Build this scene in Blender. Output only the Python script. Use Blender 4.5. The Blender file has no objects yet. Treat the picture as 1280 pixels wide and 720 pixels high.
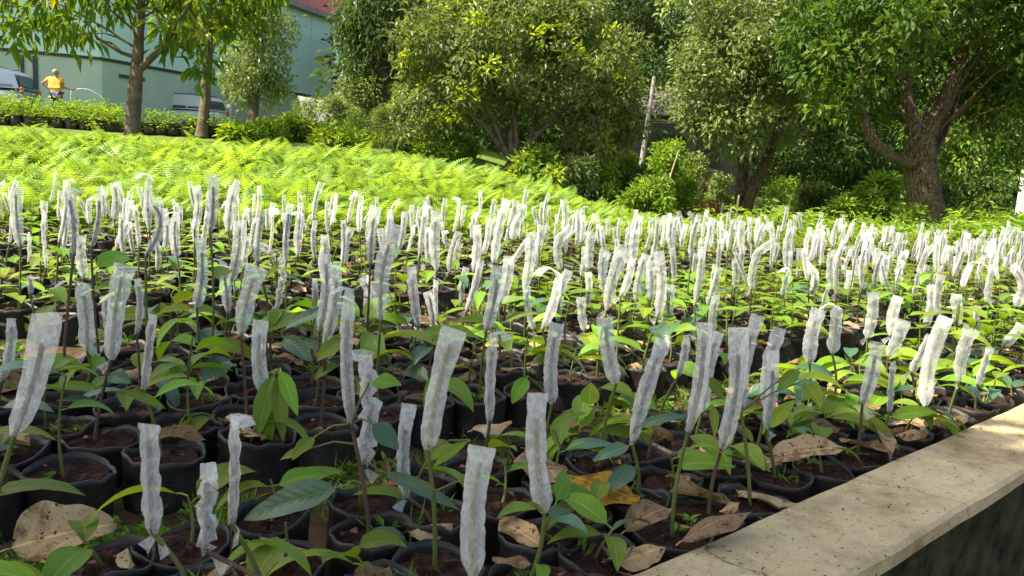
import bpy, math, random
import numpy as np
from mathutils import Vector, Matrix
rng = np.random.default_rng(7); random.seed(7)
R = math.radians
scene = bpy.context.scene
COL = scene.collection

# ------------------------------------------------------------------ camera
F = 1000.0; EYE = 0.80; PITCH = R(8.9); ROLL = R(3.5)
fw = np.array([0, math.cos(PITCH), -math.sin(PITCH)]); r0 = np.array([1., 0, 0]); u0 = np.cross(r0, fw)
rt = r0 * math.cos(ROLL) + u0 * math.sin(ROLL); up = -r0 * math.sin(ROLL) + u0 * math.cos(ROLL)
CAM = np.array([0, 0, EYE])
cd = bpy.data.cameras.new('camera'); cam = bpy.data.objects.new('camera', cd); COL.objects.link(cam)
cd.sensor_width = 36; cd.lens = 36 * F / 1280; cd.clip_start = 0.02; cd.clip_end = 600
cam.matrix_world = Matrix(((rt[0], up[0], -fw[0], 0), (rt[1], up[1], -fw[1], 0), (rt[2], up[2], -fw[2], EYE), (0, 0, 0, 1)))
scene.camera = cam
# ------------------------------------------------------------------ light
SUN = np.array([-0.72, -0.14, 1.0]); SUN /= np.linalg.norm(SUN)
elev = math.asin(SUN[2]); azim = math.atan2(SUN[0], SUN[1])
w = bpy.data.worlds.new('World'); scene.world = w; w.use_nodes = True
nt = w.node_tree; nt.nodes.clear()
sky = nt.nodes.new('ShaderNodeTexSky'); sky.sky_type = 'NISHITA'; sky.sun_disc = False
sky.sun_elevation = elev; sky.sun_rotation = azim; sky.dust_density = 3.0; sky.ozone_density = 0.6
bg = nt.nodes.new('ShaderNodeBackground'); bg.inputs[1].default_value = 0.13
wo = nt.nodes.new('ShaderNodeOutputWorld'); nt.links.new(sky.outputs[0], bg.inputs[0]); nt.links.new(bg.outputs[0], wo.inputs[0])
ld = bpy.data.lights.new('sun', 'SUN'); ld.energy = 5.0; ld.angle = R(0.53); ld.color = (1, .95, .86)
lo = bpy.data.objects.new('sun', ld); COL.objects.link(lo)
lo.rotation_euler = Vector(SUN).to_track_quat('Z', 'Y').to_euler()
scene.view_settings.view_transform = 'Standard'; scene.view_settings.look = 'None'
scene.view_settings.exposure = 1.55; scene.view_settings.use_white_balance = True; scene.view_settings.white_balance_temperature = 7300; scene.view_settings.gamma = 1
scene.cycles.transparent_max_bounces = 24; scene.cycles.max_bounces = 8
scene.cycles.transmission_bounces = 6; scene.cycles.diffuse_bounces = 4
scene.cycles.use_denoising = True

# ------------------------------------------------------------------ pixel <-> world (to read real positions off the photo's measurements)
def at(x, y, depth):
    return CAM + (fw + rt * ((x - 640) / F) + up * ((360 - y) / F)) * depth
def atz(x, y, z):
    d = fw + rt * ((x - 640) / F) + up * ((360 - y) / F); return CAM + d * ((z - EYE) / d[2])
def proj(p):
    v = np.asarray(p, float) - CAM; q = v @ fw; return 640 + F * (v @ rt) / q, 360 - F * (v @ up) / q, q
DD = np.array([math.sin(R(48.74)), math.cos(R(48.74)), 0]); NN = np.array([-DD[1], DD[0], 0])
def st(s, t, z=0.0): return DD * s + NN * (t + 0.763) + np.array([0, 0, z])
def to_st(p): return p[0] * DD[0] + p[1] * DD[1], p[0] * NN[0] + p[1] * NN[1] - 0.763
def smooth(a, b, x):
    q = np.clip((x - a) / (b - a), 0, 1); return q * q * (3 - 2 * q)
def terrain(x, y):
    x = np.asarray(x, float); y = np.asarray(y, float)
    left = 1 - smooth(-1.5, 3.0, x + 0 * y)
    z = left * (0.42 * smooth(7.2, 10.5, y) + 0.48 * smooth(11.0, 14.0, y) + 0.3 * smooth(16, 24, y))
    z = z + (1 - left) * 0.15 * smooth(18, 40, y) + 0.02 * np.sin(x * 2.3 + 1) * np.cos(y * 1.9) * smooth(1, 4, y)
    tt = x * NN[0] + y * NN[1] - .763
    return z + .042 * smooth(-.02, .06, tt) * (1 - smooth(7.5, 9, y))

# ------------------------------------------------------------------ object helpers
def tag(o, label=None, cat=None, group=None, kind=None):
    if label: o['label'] = label
    if cat: o['category'] = cat
    if group: o['group'] = group
    if kind: o['kind'] = kind
    return o
def empty(name, loc=(0, 0, 0), rz=0.0):
    o = bpy.data.objects.new(name, None); o.empty_display_size = .1; COL.objects.link(o)
    o.location = tuple(float(c) for c in loc); o.rotation_euler = (0, 0, rz); return o
def link(name, me, parent=None, loc=None):
    o = bpy.data.objects.new(name, me); COL.objects.link(o)
    if parent is not None: o.parent = parent
    if loc is not None: o.location = tuple(float(c) for c in loc)
    return o
class MB:
    """collects vertices and faces for one mesh"""
    def __init__(s): s.V = []; s.F = []; s.n = 0; s.T = []; s.M = []; s.U = []
    def add(s, V, Fc, tint=0.5, mat=0, uv=None):
        V = np.asarray(V, float).reshape(-1, 3); Fc = np.asarray(Fc, int)
        if len(Fc) == 0: return
        s.V.append(V); s.F.append(Fc + s.n); s.n += len(V)
        t = np.broadcast_to(np.asarray(tint, float), (len(Fc),)); s.T.append(t)
        s.M.append(np.full(len(Fc), mat))
        s.U.append(np.zeros((len(V), 2)) if uv is None else np.asarray(uv, float))
    def mesh(s, name, mats, smooth_=True):
        V = np.concatenate(s.V); me = bpy.data.meshes.new(name)
        me.vertices.add(len(V)); me.vertices.foreach_set('co', V.ravel())
        tot = np.concatenate([np.full(len(f), f.shape[1]) for f in s.F]); idx = np.concatenate([f.ravel() for f in s.F])
        start = np.concatenate([[0], np.cumsum(tot)[:-1]])
        me.loops.add(len(idx)); me.loops.foreach_set('vertex_index', idx.astype(np.int32))
        me.polygons.add(len(tot)); me.polygons.foreach_set('loop_start', start.astype(np.int32))
        try: me.polygons.foreach_set('loop_total', tot.astype(np.int32))
        except Exception: pass
        for m in (mats if isinstance(mats, (list, tuple)) else [mats]): me.materials.append(m)
        me.polygons.foreach_set('material_index', np.concatenate(s.M).astype(np.int32))
        me.polygons.foreach_set('use_smooth', np.full(len(tot), bool(smooth_)))
        a = me.attributes.new('tint', 'FLOAT', 'FACE'); a.data.foreach_set('value', np.concatenate(s.T).astype(np.float32))
        uvl = me.uv_layers.new(name='UVMap'); uvl.data.foreach_set('uv', np.concatenate(s.U)[idx].astype(np.float32).ravel())
        me.update(calc_edges=True); me.validate(); return me
    def build(s, name, mats, parent=None, loc=None, smooth_=True):
        return link(name, s.mesh(name, mats, smooth_), parent, loc)
def norm(v): return v / (np.linalg.norm(v, axis=-1, keepdims=True) + 1e-9)
def tube(path, rad, sides=8, cap=True, flat=None):
    P = np.asarray(path, float); n = len(P); rad = np.broadcast_to(np.asarray(rad, float), (n,))
    T = norm(np.gradient(P, axis=0)); ref = np.array([1., 0, 0]) if abs(T[0, 0]) < .8 else np.array([0, 1., 0])
    V = []; a = np.linspace(0, 2 * math.pi, sides, endpoint=False); x = None
    for i in range(n):
        x = norm(ref - T[i] * (ref @ T[i])); ref = x; y = np.cross(T[i], x)
        V.append(P[i] + rad[i] * (np.cos(a)[:, None] * x + np.sin(a)[:, None] * y))
    V = np.concatenate(V); i, j = np.meshgrid(np.arange(n - 1), np.arange(sides), indexing='ij')
    q = np.stack([i * sides + j, i * sides + (j + 1) % sides, (i + 1) * sides + (j + 1) % sides, (i + 1) * sides + j], -1).reshape(-1, 4)
    return V, q
def add_tube(mb, path, rad, sides=8, tint=.5, mat=0, cap=True):
    V, q = tube(path, rad, sides); n = len(V); mb.add(V, q, tint, mat)
    if cap:
        P = np.asarray(path, float); k = sides
        for base, c, fl in ((0, P[0], 1), (n - k, P[-1], 0)):
            VV = np.vstack([V[base:base + k], c]); f = np.array([[j, (j + 1) % k, k] if not fl else [(j + 1) % k, j, k] for j in range(k)])
            mb.add(VV, f, tint, mat)
def box(mb, c, size, rz=0.0, tint=.5, mat=0, bev=0.0):
    sx, sy, sz = [q / 2 for q in size]; b = min(bev, sx * .9, sy * .9, sz * .9)
    if b <= 0:
        V = np.array([[x, y, z] for x in (-sx, sx) for y in (-sy, sy) for z in (-sz, sz)])
        Fc = np.array([[0, 1, 3, 2], [4, 6, 7, 5], [0, 4, 5, 1], [2, 3, 7, 6], [0, 2, 6, 4], [1, 5, 7, 3]])
    else:
        ring = lambda x, y: [(-x, -y), (x, -y), (x, y), (-x, y)]
        def oct_(x, y, b): return [(-x + b, -y), (x - b, -y), (x, -y + b), (x, y - b), (x - b, y), (-x + b, y), (-x, y - b), (-x, -y + b)]
        lv = [(-sz, b), (-sz + b, 0), (sz - b, 0), (sz, b)]
        V = np.array([[x, y, z] for z, i in lv for x, y in oct_(sx - i, sy - i, b)])
        Q = [[k * 8 + j, k * 8 + (j + 1) % 8, (k + 1) * 8 + (j + 1) % 8, (k + 1) * 8 + j] for k in range(3) for j in range(8)]
        Fc = np.array(Q)
        capf = np.array([[7, 6, 5, 4, 3, 2, 1, 0], [24, 25, 26, 27, 28, 29, 30, 31]])
    cz, s_ = math.cos(rz), math.sin(rz); M = np.array([[cz, -s_, 0], [s_, cz, 0], [0, 0, 1]])
    V = V @ M.T + np.asarray(c, float); mb.add(V, Fc, tint, mat)
    if b > 0:
        mb.add(V, capf, tint, mat)

# ------------------------------------------------------------------ materials
def mat(name):
    m = bpy.data.materials.new(name); m.use_nodes = True; n = m.node_tree; n.nodes.clear()
    out = n.nodes.new('ShaderNodeOutputMaterial'); return m, n, out
def ramp(n, stops, fac):
    r = n.nodes.new('ShaderNodeValToRGB'); e = r.color_ramp.elements
    while len(e) < len(stops): e.new(0.5)
    for k, (p, c) in enumerate(stops): e[k].position = p; e[k].color = (*c, 1)
    n.links.new(fac, r.inputs[0]); return r.outputs[0]
def noise(n, scale, detail=4, rough=.6, coord='Object', dist=0.0):
    tc = n.nodes.new('ShaderNodeTexCoord'); x = n.nodes.new('ShaderNodeTexNoise')
    x.inputs['Scale'].default_value = scale; x.inputs['Detail'].default_value = detail; x.inputs['Roughness'].default_value = rough; x.inputs['Distortion'].default_value = dist
    n.links.new(tc.outputs[coord], x.inputs['Vector']); return x.outputs['Fac']
def mixc(n, fac, a, b, blend='MIX'):
    m = n.nodes.new('ShaderNodeMix'); m.data_type = 'RGBA'; m.blend_type = blend
    for sock, v in ((m.inputs[0], fac), (m.inputs[6], a), (m.inputs[7], b)):
        if isinstance(v, (int, float)): sock.default_value = v
        elif isinstance(v, tuple): sock.default_value = (*v, 1)
        else: n.links.new(v, sock)
    return m.outputs[2]
def bumpn(n, h, strength, dist=.01):
    b = n.nodes.new('ShaderNodeBump'); b.inputs['Strength'].default_value = strength; b.inputs['Distance'].default_value = dist
    n.links.new(h, b.inputs['Height']); return b.outputs[0]
def surf(name, stops, scale, rough=.8, bump=.4, bdist=.01, bscale=None, spec=.3, coord='Object', metal=0.0, scale2=None, stops2=None, coat=0):
    m, n, out = mat(name); p = n.nodes.new('ShaderNodeBsdfPrincipled')
    c = ramp(n, stops, noise(n, scale, coord=coord))
    if stops2: c = mixc(n, .5, c, ramp(n, stops2, noise(n, scale2, coord=coord)), 'MULTIPLY')
    n.links.new(c, p.inputs['Base Color']); p.inputs['Roughness'].default_value = rough
    p.inputs['Specular IOR Level'].default_value = spec; p.inputs['Metallic'].default_value = metal; p.inputs['Coat Weight'].default_value = coat
    if bump: n.links.new(bumpn(n, noise(n, bscale or scale * 3, 6, .7, coord), bump, bdist), p.inputs['Normal'])
    n.links.new(p.outputs[0], out.inputs[0]); return m
def leafmat(name, c0, c1, c2=None, trans=.4, rough=.52, spec=.3, veins=False, tcol=1.5, hue=.05, tb=.45, spots=0):
    """leaf: tint attribute runs from c0 to c1 (c2 = fresh growth above .9); thin, so it lets light through"""
    m, n, out = mat(name); p = n.nodes.new('ShaderNodeBsdfPrincipled')
    at_ = n.nodes.new('ShaderNodeAttribute'); at_.attribute_name = 'tint'
    stops = [(0, c0), (.85, c1)] + ([(1.0, c2)] if c2 else [])
    c = ramp(n, stops, at_.outputs['Fac'])
    if veins:
        uv = n.nodes.new('ShaderNodeTexCoord'); sep = n.nodes.new('ShaderNodeSeparateXYZ'); n.links.new(uv.outputs['UV'], sep.inputs[0])
        def mth(op, a, b=None, c_=None):
            q = n.nodes.new('ShaderNodeMath'); q.operation = op
            for k, v in enumerate((a, b, c_)):
                if v is None: continue
                if isinstance(v, (int, float)): q.inputs[k].default_value = v
                else: n.links.new(v, q.inputs[k])
            return q.outputs[0]
        du = mth('ABSOLUTE', mth('SUBTRACT', sep.outputs[0], .5))
        mid = mth('LESS_THAN', du, .02)
        ph = mth('MULTIPLY', mth('SUBTRACT', sep.outputs[1], mth('MULTIPLY', du, .45)), 56.0)
        side = mth('POWER', mth('MULTIPLY_ADD', mth('SINE', ph), .5, .5), 10.0)
        v = mth('MAXIMUM', mid, mth('MULTIPLY', side, .2))
        pale = mixc(n, 1.0, c, (1.7, 1.6, 1.3), 'MULTIPLY'); oi = n.nodes.new('ShaderNodeObjectInfo')
        c = mixc(n, v, c, pale)
        hs = n.nodes.new('ShaderNodeHueSaturation'); n.links.new(c, hs.inputs['Color'])
        n.links.new(mth('MULTIPLY_ADD', oi.outputs['Random'], hue, .5 - hue / 2), hs.inputs['Hue']); n.links.new(mth('MULTIPLY_ADD', oi.outputs['Random'], .5, .75), hs.inputs['Value'])
        c = hs.outputs[0]
        c = mixc(n, .35, c, ramp(n, [(.3, (.6, .6, .6)), (.7, (1.2, 1.2, 1.1))], noise(n, 18, 3)), 'MULTIPLY')
        if spots:
            c = mixc(n, ramp(n, [(.5, (0, 0, 0)), (.62, (1, 1, 1))], noise(n, 22, 6, .7)), c, mixc(n, 1.0, c, (.42, .34, .27), 'MULTIPLY'))
            c = mixc(n, ramp(n, [(.60, (0, 0, 0)), (.64, (1, 1, 1))], noise(n, 75, 3, .6)), c, (.06, .035, .02))
        n.links.new(bumpn(n, noise(n, 45, 6, .75), 1.0, .006) if spots else bumpn(n, mth('ADD', mth('SINE', ph), mth('MULTIPLY', du, 3)), .16, .001), p.inputs['Normal'])
    n.links.new(c, p.inputs['Base Color']); p.inputs['Roughness'].default_value = rough; p.inputs['Specular IOR Level'].default_value = spec
    tr = n.nodes.new('ShaderNodeBsdfTranslucent'); n.links.new(mixc(n, 1.0, c, (tcol * 1.15, tcol, tcol * tb), 'MULTIPLY'), tr.inputs[0])
    mx = n.nodes.new('ShaderNodeMixShader'); mx.inputs[0].default_value = trans
    n.links.new(p.outputs[0], mx.inputs[1]); n.links.new(tr.outputs[0], mx.inputs[2]); n.links.new(mx.outputs[0], out.inputs[0]); return m
def filmmat():
    m, n, out = mat('thin_clear_film')
    p = n.nodes.new('ShaderNodeBsdfPrincipled'); p.inputs['Base Color'].default_value = (.95, .96, .95, 1); p.inputs['Roughness'].default_value = .2; p.inputs['Specular IOR Level'].default_value = .7
    n.links.new(bumpn(n, noise(n, 45, 3, .5, dist=.6), .4, .004), p.inputs['Normal'])
    tr = n.nodes.new('ShaderNodeBsdfTranslucent'); tr.inputs[0].default_value = (.97, .98, .96, 1)
    a = n.nodes.new('ShaderNodeMixShader'); a.inputs[0].default_value = .48; n.links.new(p.outputs[0], a.inputs[1]); n.links.new(tr.outputs[0], a.inputs[2])
    t = n.nodes.new('ShaderNodeBsdfTransparent')
    tc = n.nodes.new('ShaderNodeTexCoord'); mp = n.nodes.new('ShaderNodeMapping'); mp.inputs['Scale'].default_value = (1, 1, .45); n.links.new(tc.outputs['Object'], mp.inputs[0])
    nz = n.nodes.new('ShaderNodeTexNoise'); nz.inputs['Scale'].default_value = 48; nz.inputs['Detail'].default_value = 5; nz.inputs['Distortion'].default_value = .25; n.links.new(mp.outputs[0], nz.inputs['Vector'])
    fac = ramp(n, [(.30, (.23,) * 3), (.44, (.27,) * 3), (.49, (.42,) * 3), (.53, (.28,) * 3), (.62, (.26,) * 3), (.67, (.40,) * 3), (.72, (.30,) * 3)], nz.outputs['Fac'])
    b = n.nodes.new('ShaderNodeMixShader'); n.links.new(fac, b.inputs[0]); n.links.new(t.outputs[0], b.inputs[1]); n.links.new(a.outputs[0], b.inputs[2])
    n.links.new(b.outputs[0], out.inputs[0]); return m
M = {}
def barkmat(name):
    m, n, out = mat(name); p = n.nodes.new('ShaderNodeBsdfPrincipled'); tc = n.nodes.new('ShaderNodeTexCoord'); mp = n.nodes.new('ShaderNodeMapping'); mp.inputs['Scale'].default_value = (1, 1, .22); n.links.new(tc.outputs['Object'], mp.inputs[0])
    v = n.nodes.new('ShaderNodeTexVoronoi'); v.feature = 'DISTANCE_TO_EDGE'; v.inputs['Scale'].default_value = 30; nz = n.nodes.new('ShaderNodeTexNoise'); nz.inputs['Scale'].default_value = 9; nz.inputs['Detail'].default_value = 6; n.links.new(mp.outputs[0], nz.inputs['Vector'])
    mx = n.nodes.new('ShaderNodeMix'); mx.data_type = 'VECTOR'; mx.inputs[0].default_value = .3; n.links.new(mp.outputs[0], mx.inputs[4]); n.links.new(nz.outputs['Color'], mx.inputs[5]); n.links.new(mx.outputs[1], v.inputs['Vector'])
    crack = ramp(n, [(.0, (.25, .25, .25)), (.10, (1, 1, 1))], v.outputs['Distance'])
    c = mixc(n, crack, (.035, .024, .014), ramp(n, [(.3, (.07, .055, .03)), (.5, (.14, .105, .06)), (.7, (.10, .115, .045))], noise(n, 3.5, 6, .7)))
    n.links.new(c, p.inputs['Base Color']); p.inputs['Roughness'].default_value = .95; p.inputs['Specular IOR Level'].default_value = .1
    n.links.new(bumpn(n, mixc(n, .4, crack, noise(n, 30, 6, .7)), 1, .05), p.inputs['Normal']); n.links.new(p.outputs[0], out.inputs[0]); return m
M['film'] = filmmat()
M['bag'] = surf('black_polythene', [(.3, (.008, .008, .008)), (.62, (.026, .022, .018)), (.8, (.10, .068, .045))], 22, rough=.45, bump=.6, bdist=.008, bscale=26, spec=.4)
M['soil'] = surf('potting_soil', [(.3, (.018, .010, .007)), (.55, (.05, .026, .017)), (.8, (.12, .06, .038))], 60, rough=.95, bump=1, bdist=.01, bscale=130, spec=.1)
M['stem'] = surf('green_stem', [(.3, (.05, .075, .015)), (.7, (.11, .13, .03))], 20, rough=.55, bump=.2, bdist=.002, bscale=90)
M['stem_brown'] = surf('brown_stem', [(.3, (.045, .03, .018)), (.7, (.11, .075, .04))], 25, rough=.7, bump=.4, bdist=.002, bscale=90)
M['scion'] = surf('grey_scion_bark', [(.3, (.018, .02, .014)), (.7, (.055, .052, .036))], 50, rough=.8, bump=.6, bdist=.002, bscale=150)
M['leafA'] = leafmat('sapling_leaf', (.065, .135, .012), (.15, .26, .022), trans=.38, veins=True)
M['leafB'] = leafmat('blue_green_leaf', (.025, .075, .035), (.05, .12, .05), trans=.22, rough=.32, spec=.6, veins=True)
M['leafC'] = leafmat('lime_leaf', (.12, .24, .02), (.2, .33, .03), trans=.42, veins=True)
M['dry'] = leafmat('dry_leaf', (.20, .12, .065), (.42, .31, .18), (.5, .38, .22), trans=.15, rough=.75, spec=.2, veins=True, tcol=1.0, hue=.012, spots=1)
M['dryY'] = leafmat('yellowing_dry_leaf', (.38, .20, .015), (.62, .42, .05), trans=.2, rough=.7, spec=.2, veins=True, tcol=1.0, hue=.0, spots=1)
M['litter'] = leafmat('leaf_litter_bits', (.05, .022, .012), (.27, .15, .08), (.36, .13, .05), trans=.12, rough=.8, spec=.15, tcol=1.0)
M['weed'] = leafmat('weed_leaf', (.05, .14, .015), (.14, .28, .03), trans=.35, tcol=1.4)
M['fern'] = leafmat('fern_frond', (.08, .18, .018), (.25, .40, .05), (.38, .49, .12), trans=.42, rough=.5, spec=.3, tcol=1.4, tb=.7)
M['fern_stalk'] = surf('fern_stalk', [(.3, (.09, .14, .02)), (.7, (.18, .22, .04))], 20, bump=0)
M['bark'] = barkmat('rough_bark'); surf('rough_bark', [(.3, (.05, .035, .022)), (.55, (.12, .085, .052)), (.8, (.22, .18, .12))], 7, rough=.95, bump=1, bdist=.05, bscale=18, spec=.1)
M['bark2'] = surf('smooth_bark', [(.3, (.065, .05, .035)), (.7, (.18, .14, .095))], 6, rough=.9, bump=.6, bdist=.02, bscale=24, spec=.1)
M['bark_moss'] = barkmat('mossy_cracked_bark'); surf('mossy_cracked_bark', [(.3, (.035, .03, .018)), (.5, (.10, .08, .045)), (.75, (.17, .16, .08))], 5, rough=.95, bump=1, bdist=.08, bscale=14, spec=.1)
FOL = {
 'mango': leafmat('mango_leaf', (.06, .105, .03), (.15, .21, .06), (.36, .46, .03), trans=.35, rough=.5, spec=.4),
 'broad': leafmat('broad_leaf', (.045, .10, .012), (.12, .22, .02), (.30, .30, .03), trans=.45),
 'pale': leafmat('pale_leaf', (.08, .13, .04), (.19, .27, .09), (.22, .32, .09), trans=.3, rough=.45),
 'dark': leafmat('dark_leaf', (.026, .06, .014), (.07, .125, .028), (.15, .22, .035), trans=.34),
 'mossgreen': leafmat('mid_green_leaf', (.03, .08, .012), (.09, .17, .022), (.2, .3, .04), trans=.42),
 'bright': leafmat('bright_leaf', (.07, .15, .015), (.17, .29, .03), (.3, .4, .05), trans=.42),
 'feather': leafmat('feathery_leaf', (.06, .12, .03), (.13, .22, .05), (.22, .32, .07), trans=.35, rough=.6),
}
def ledgemat():
    m, n, out = mat('weathered_concrete'); p = n.nodes.new('ShaderNodeBsdfPrincipled')
    c = ramp(n, [(.30, (.24, .18, .09)), (.46, (.46, .375, .22)), (.70, (.60, .50, .31))], noise(n, 4, 8, .7))
    c = mixc(n, ramp(n, [(.54, (0, 0, 0)), (.72, (.6, .6, .6))], noise(n, 9, 7, .75, dist=.6)), c, (.17, .125, .07))
    c = mixc(n, ramp(n, [(.66, (0, 0, 0)), (.70, (1, 1, 1))], noise(n, 85, 2, .5)), c, (.10, .075, .05))
    c = mixc(n, ramp(n, [(.2, (.72, .72, .72)), (.8, (1.15, 1.15, 1.15))], noise(n, 260, 3, .8)), c, c)
    c = mixc(n, .6, c, ramp(n, [(.3, (.6, .6, .6)), (.7, (1.2, 1.2, 1.2))], noise(n, 210, 3, .8)), 'MULTIPLY')
    v = n.nodes.new('ShaderNodeTexVoronoi'); v.feature = 'DISTANCE_TO_EDGE'; v.inputs['Scale'].default_value = 1.7; tc = n.nodes.new('ShaderNodeTexCoord'); nz = n.nodes.new('ShaderNodeTexNoise'); nz.inputs['Scale'].default_value = 7; nz.inputs['Detail'].default_value = 6
    n.links.new(tc.outputs['Object'], nz.inputs['Vector']); mx = n.nodes.new('ShaderNodeMix'); mx.data_type = 'VECTOR'; mx.inputs[0].default_value = .12; n.links.new(tc.outputs['Object'], mx.inputs[4]); n.links.new(nz.outputs['Color'], mx.inputs[5]); n.links.new(mx.outputs[1], v.inputs['Vector'])
    c = mixc(n, ramp(n, [(.0, (.8, .8, .8)), (.004, (0, 0, 0))], v.outputs['Distance']), c, (.06, .045, .03))
    n.links.new(c, p.inputs['Base Color']); p.inputs['Roughness'].default_value = .92; p.inputs['Specular IOR Level'].default_value = .12
    n.links.new(bumpn(n, noise(n, 120, 8, .8), .8, .005), p.inputs['Normal']); n.links.new(p.outputs[0], out.inputs[0]); return m
M['ledge'] = ledgemat(); surf('weathered_concrete', [(.34, (.17, .12, .065)), (.46, (.40, .31, .185)), (.72, (.56, .45, .29))], 5, rough=.9, bump=.7, bdist=.006, bscale=90, spec=.15, scale2=17, stops2=[(.32, (.35, .28, .2)), (.5, (1, 1, 1))])
M['darkroof'] = surf('dark_brown_roof', [(.3, (.05, .045, .035)), (.7, (.1, .09, .07))], 3, rough=.9, bump=.3)  # mottled dark brown tone for the small house's roof and door
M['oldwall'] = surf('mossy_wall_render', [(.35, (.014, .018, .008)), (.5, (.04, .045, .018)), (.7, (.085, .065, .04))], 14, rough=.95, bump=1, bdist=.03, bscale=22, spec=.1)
def ground_mat():
    m, n, out = mat('bare_earth_and_grass'); p = n.nodes.new('ShaderNodeBsdfPrincipled')
    soil = ramp(n, [(.3, (.045, .026, .016)), (.5, (.12, .07, .042)), (.72, (.24, .155, .10))], noise(n, 9, 8, .7))
    grass = ramp(n, [(.3, (.06, .11, .018)), (.7, (.15, .23, .035))], noise(n, 14, 6, .7))
    at_ = n.nodes.new('ShaderNodeAttribute'); at_.attribute_name = 'tint'
    q = n.nodes.new('ShaderNodeMath'); q.operation = 'ADD'; n.links.new(at_.outputs['Fac'], q.inputs[0]); n.links.new(noise(n, 2.2, 6, .7), q.inputs[1])
    f = ramp(n, [(.62, (0, 0, 0)), (.78, (1, 1, 1))], q.outputs[0])
    n.links.new(mixc(n, f, soil, grass), p.inputs['Base Color']); p.inputs['Roughness'].default_value = .95; p.inputs['Specular IOR Level'].default_value = .1
    n.links.new(bumpn(n, noise(n, 40, 8, .75), 1, .03), p.inputs['Normal']); n.links.new(p.outputs[0], out.inputs[0]); return m
M['ground'] = ground_mat()
M['teal'] = surf('pale_teal_cladding', [(.3, (.42, .60, .57)), (.7, (.48, .65, .62))], .35, rough=.5, bump=.12, bdist=.02, bscale=2, spec=.4)
M['sage'] = surf('sage_green_wall', [(.3, (.36, .44, .36)), (.7, (.43, .51, .42))], .8, rough=.8, bump=.1, bdist=.01, bscale=5)
M['darkgrey'] = surf('dark_grey_trim', [(.3, (.04, .045, .045)), (.7, (.07, .075, .075))], 3, rough=.7, bump=0)
M['black'] = surf('dark_opening', [(.3, (.006, .006, .007)), (.7, (.012, .012, .014))], 3, rough=.9, bump=0)
M['red'] = surf('red_roof_sheet', [(.3, (.45, .03, .03)), (.7, (.55, .05, .045))], 1, rough=.5, bump=.1)
M['fascia'] = surf('grey_brown_roof', [(.3, (.2, .16, .15)), (.7, (.3, .25, .23))], 2, rough=.8, bump=.3)
M['white'] = surf('white_paint', [(.3, (.65, .66, .66)), (.7, (.78, .78, .76))], 4, rough=.5, bump=0)
M['glass'] = surf('tinted_car_glass', [(.3, (.03, .035, .04)), (.7, (.05, .055, .06))], 3, rough=.08, bump=0, spec=.9)
M['tyre'] = surf('rubber', [(.3, (.012,) * 3), (.7, (.02,) * 3)], 3, rough=.9, bump=0)
M['rim'] = surf('alloy', [(.3, (.4,) * 3), (.7, (.55,) * 3)], 3, rough=.3, bump=0, metal=.9)
M['wood'] = surf('weathered_wood', [(.3, (.22, .17, .11)), (.7, (.4, .33, .23))], 12, rough=.9, bump=.5)
M['concrete_pole'] = surf('grey_concrete_pole', [(.3, (.2, .18, .15)), (.7, (.3, .28, .24))], 8, rough=.9, bump=.3)
M['wire'] = surf('cable', [(.3, (.1, .1, .1)), (.7, (.2, .2, .2))], 3, rough=.6, bump=0)
M['blue'] = surf('blue_plastic', [(.3, (.03, .09, .28)), (.7, (.05, .13, .36))], 3, rough=.4, bump=.1)
M['brick'] = surf('old_brick', [(.3, (.12, .06, .045)), (.7, (.25, .13, .09))], 14, rough=.95, bump=.6)
M['housewall'] = surf('grey_house_wall', [(.3, (.10, .09, .085)), (.7, (.17, .155, .14))], 2, rough=.9, bump=.2)

# ------------------------------------------------------------------ leaves
def leaf_cloud(mb, P, D, N, L, W, tint, fold=.25, mat=0):
    """one folded lozenge leaf per row"""
    P = np.asarray(P, float); D = norm(D); S = norm(np.cross(D, N)); N2 = np.cross(S, D); L = np.broadcast_to(L, (len(P),))[:, None]; W = np.broadcast_to(W, (len(P),))[:, None]
    tip = P + D * L - N2 * L * .12; m = P + D * L * .45
    a = m + S * W * .5 + N2 * W * fold; b = m - S * W * .5 + N2 * W * fold
    V = np.stack([P, a, tip, b], 1).reshape(-1, 3); k = np.arange(len(P))[:, None] * 4
    Fc = np.concatenate([k + np.array([0, 1, 2]), k + np.array([0, 2, 3])]); t = np.broadcast_to(tint, (len(P),))
    mb.add(V, Fc, np.concatenate([t, t]), mat)
def clump(mb, C, r, n, L, W, droop=.4, tint=(.2, .8), fresh=0.0, mat=0, g=rng):
    """leaf clumps round the centres C (m,3), each radius r"""
    m = len(C); idx = g.integers(0, m, n); off = norm(g.normal(size=(n, 3))) * (g.random((n, 1)) ** .5) * r
    P = C[idx] + off; D = off / r + g.normal(size=(n, 3)) * .55; D[:, 2] -= droop; Nn = np.array([0, 0, 1.]) + g.normal(size=(n, 3)) * .45
    ct = g.random(m); t = tint[0] + (tint[1] - tint[0]) * (.55 * ct[idx] + .45 * g.random(n))
    if fresh: fr = (g.random(m) < fresh)[idx] & (off[:, 2] > -.3 * r); t = np.where(fr, .97, t)
    leaf_cloud(mb, P, D, Nn, L * (.65 + .7 * g.random(n)), W * (.7 + .6 * g.random(n)), t, mat=mat)
def centres(blobs, m, g=rng, shell=.55, seed=None):
    w_ = np.array([b[1][0] * b[1][1] * b[1][2] for b in blobs]) ** .7; w_ /= w_.sum(); out = []
    for b, k in zip(blobs, g.multinomial(m, w_)):
        u = norm(g.normal(size=(k, 3))) * (shell + (1 - shell) * g.random((k, 1)) ** .7) * (.85 + .3 * g.random((k, 1)))
        out.append(np.asarray(b[0]) + u * np.asarray(b[1]))
    return np.concatenate(out)
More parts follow.
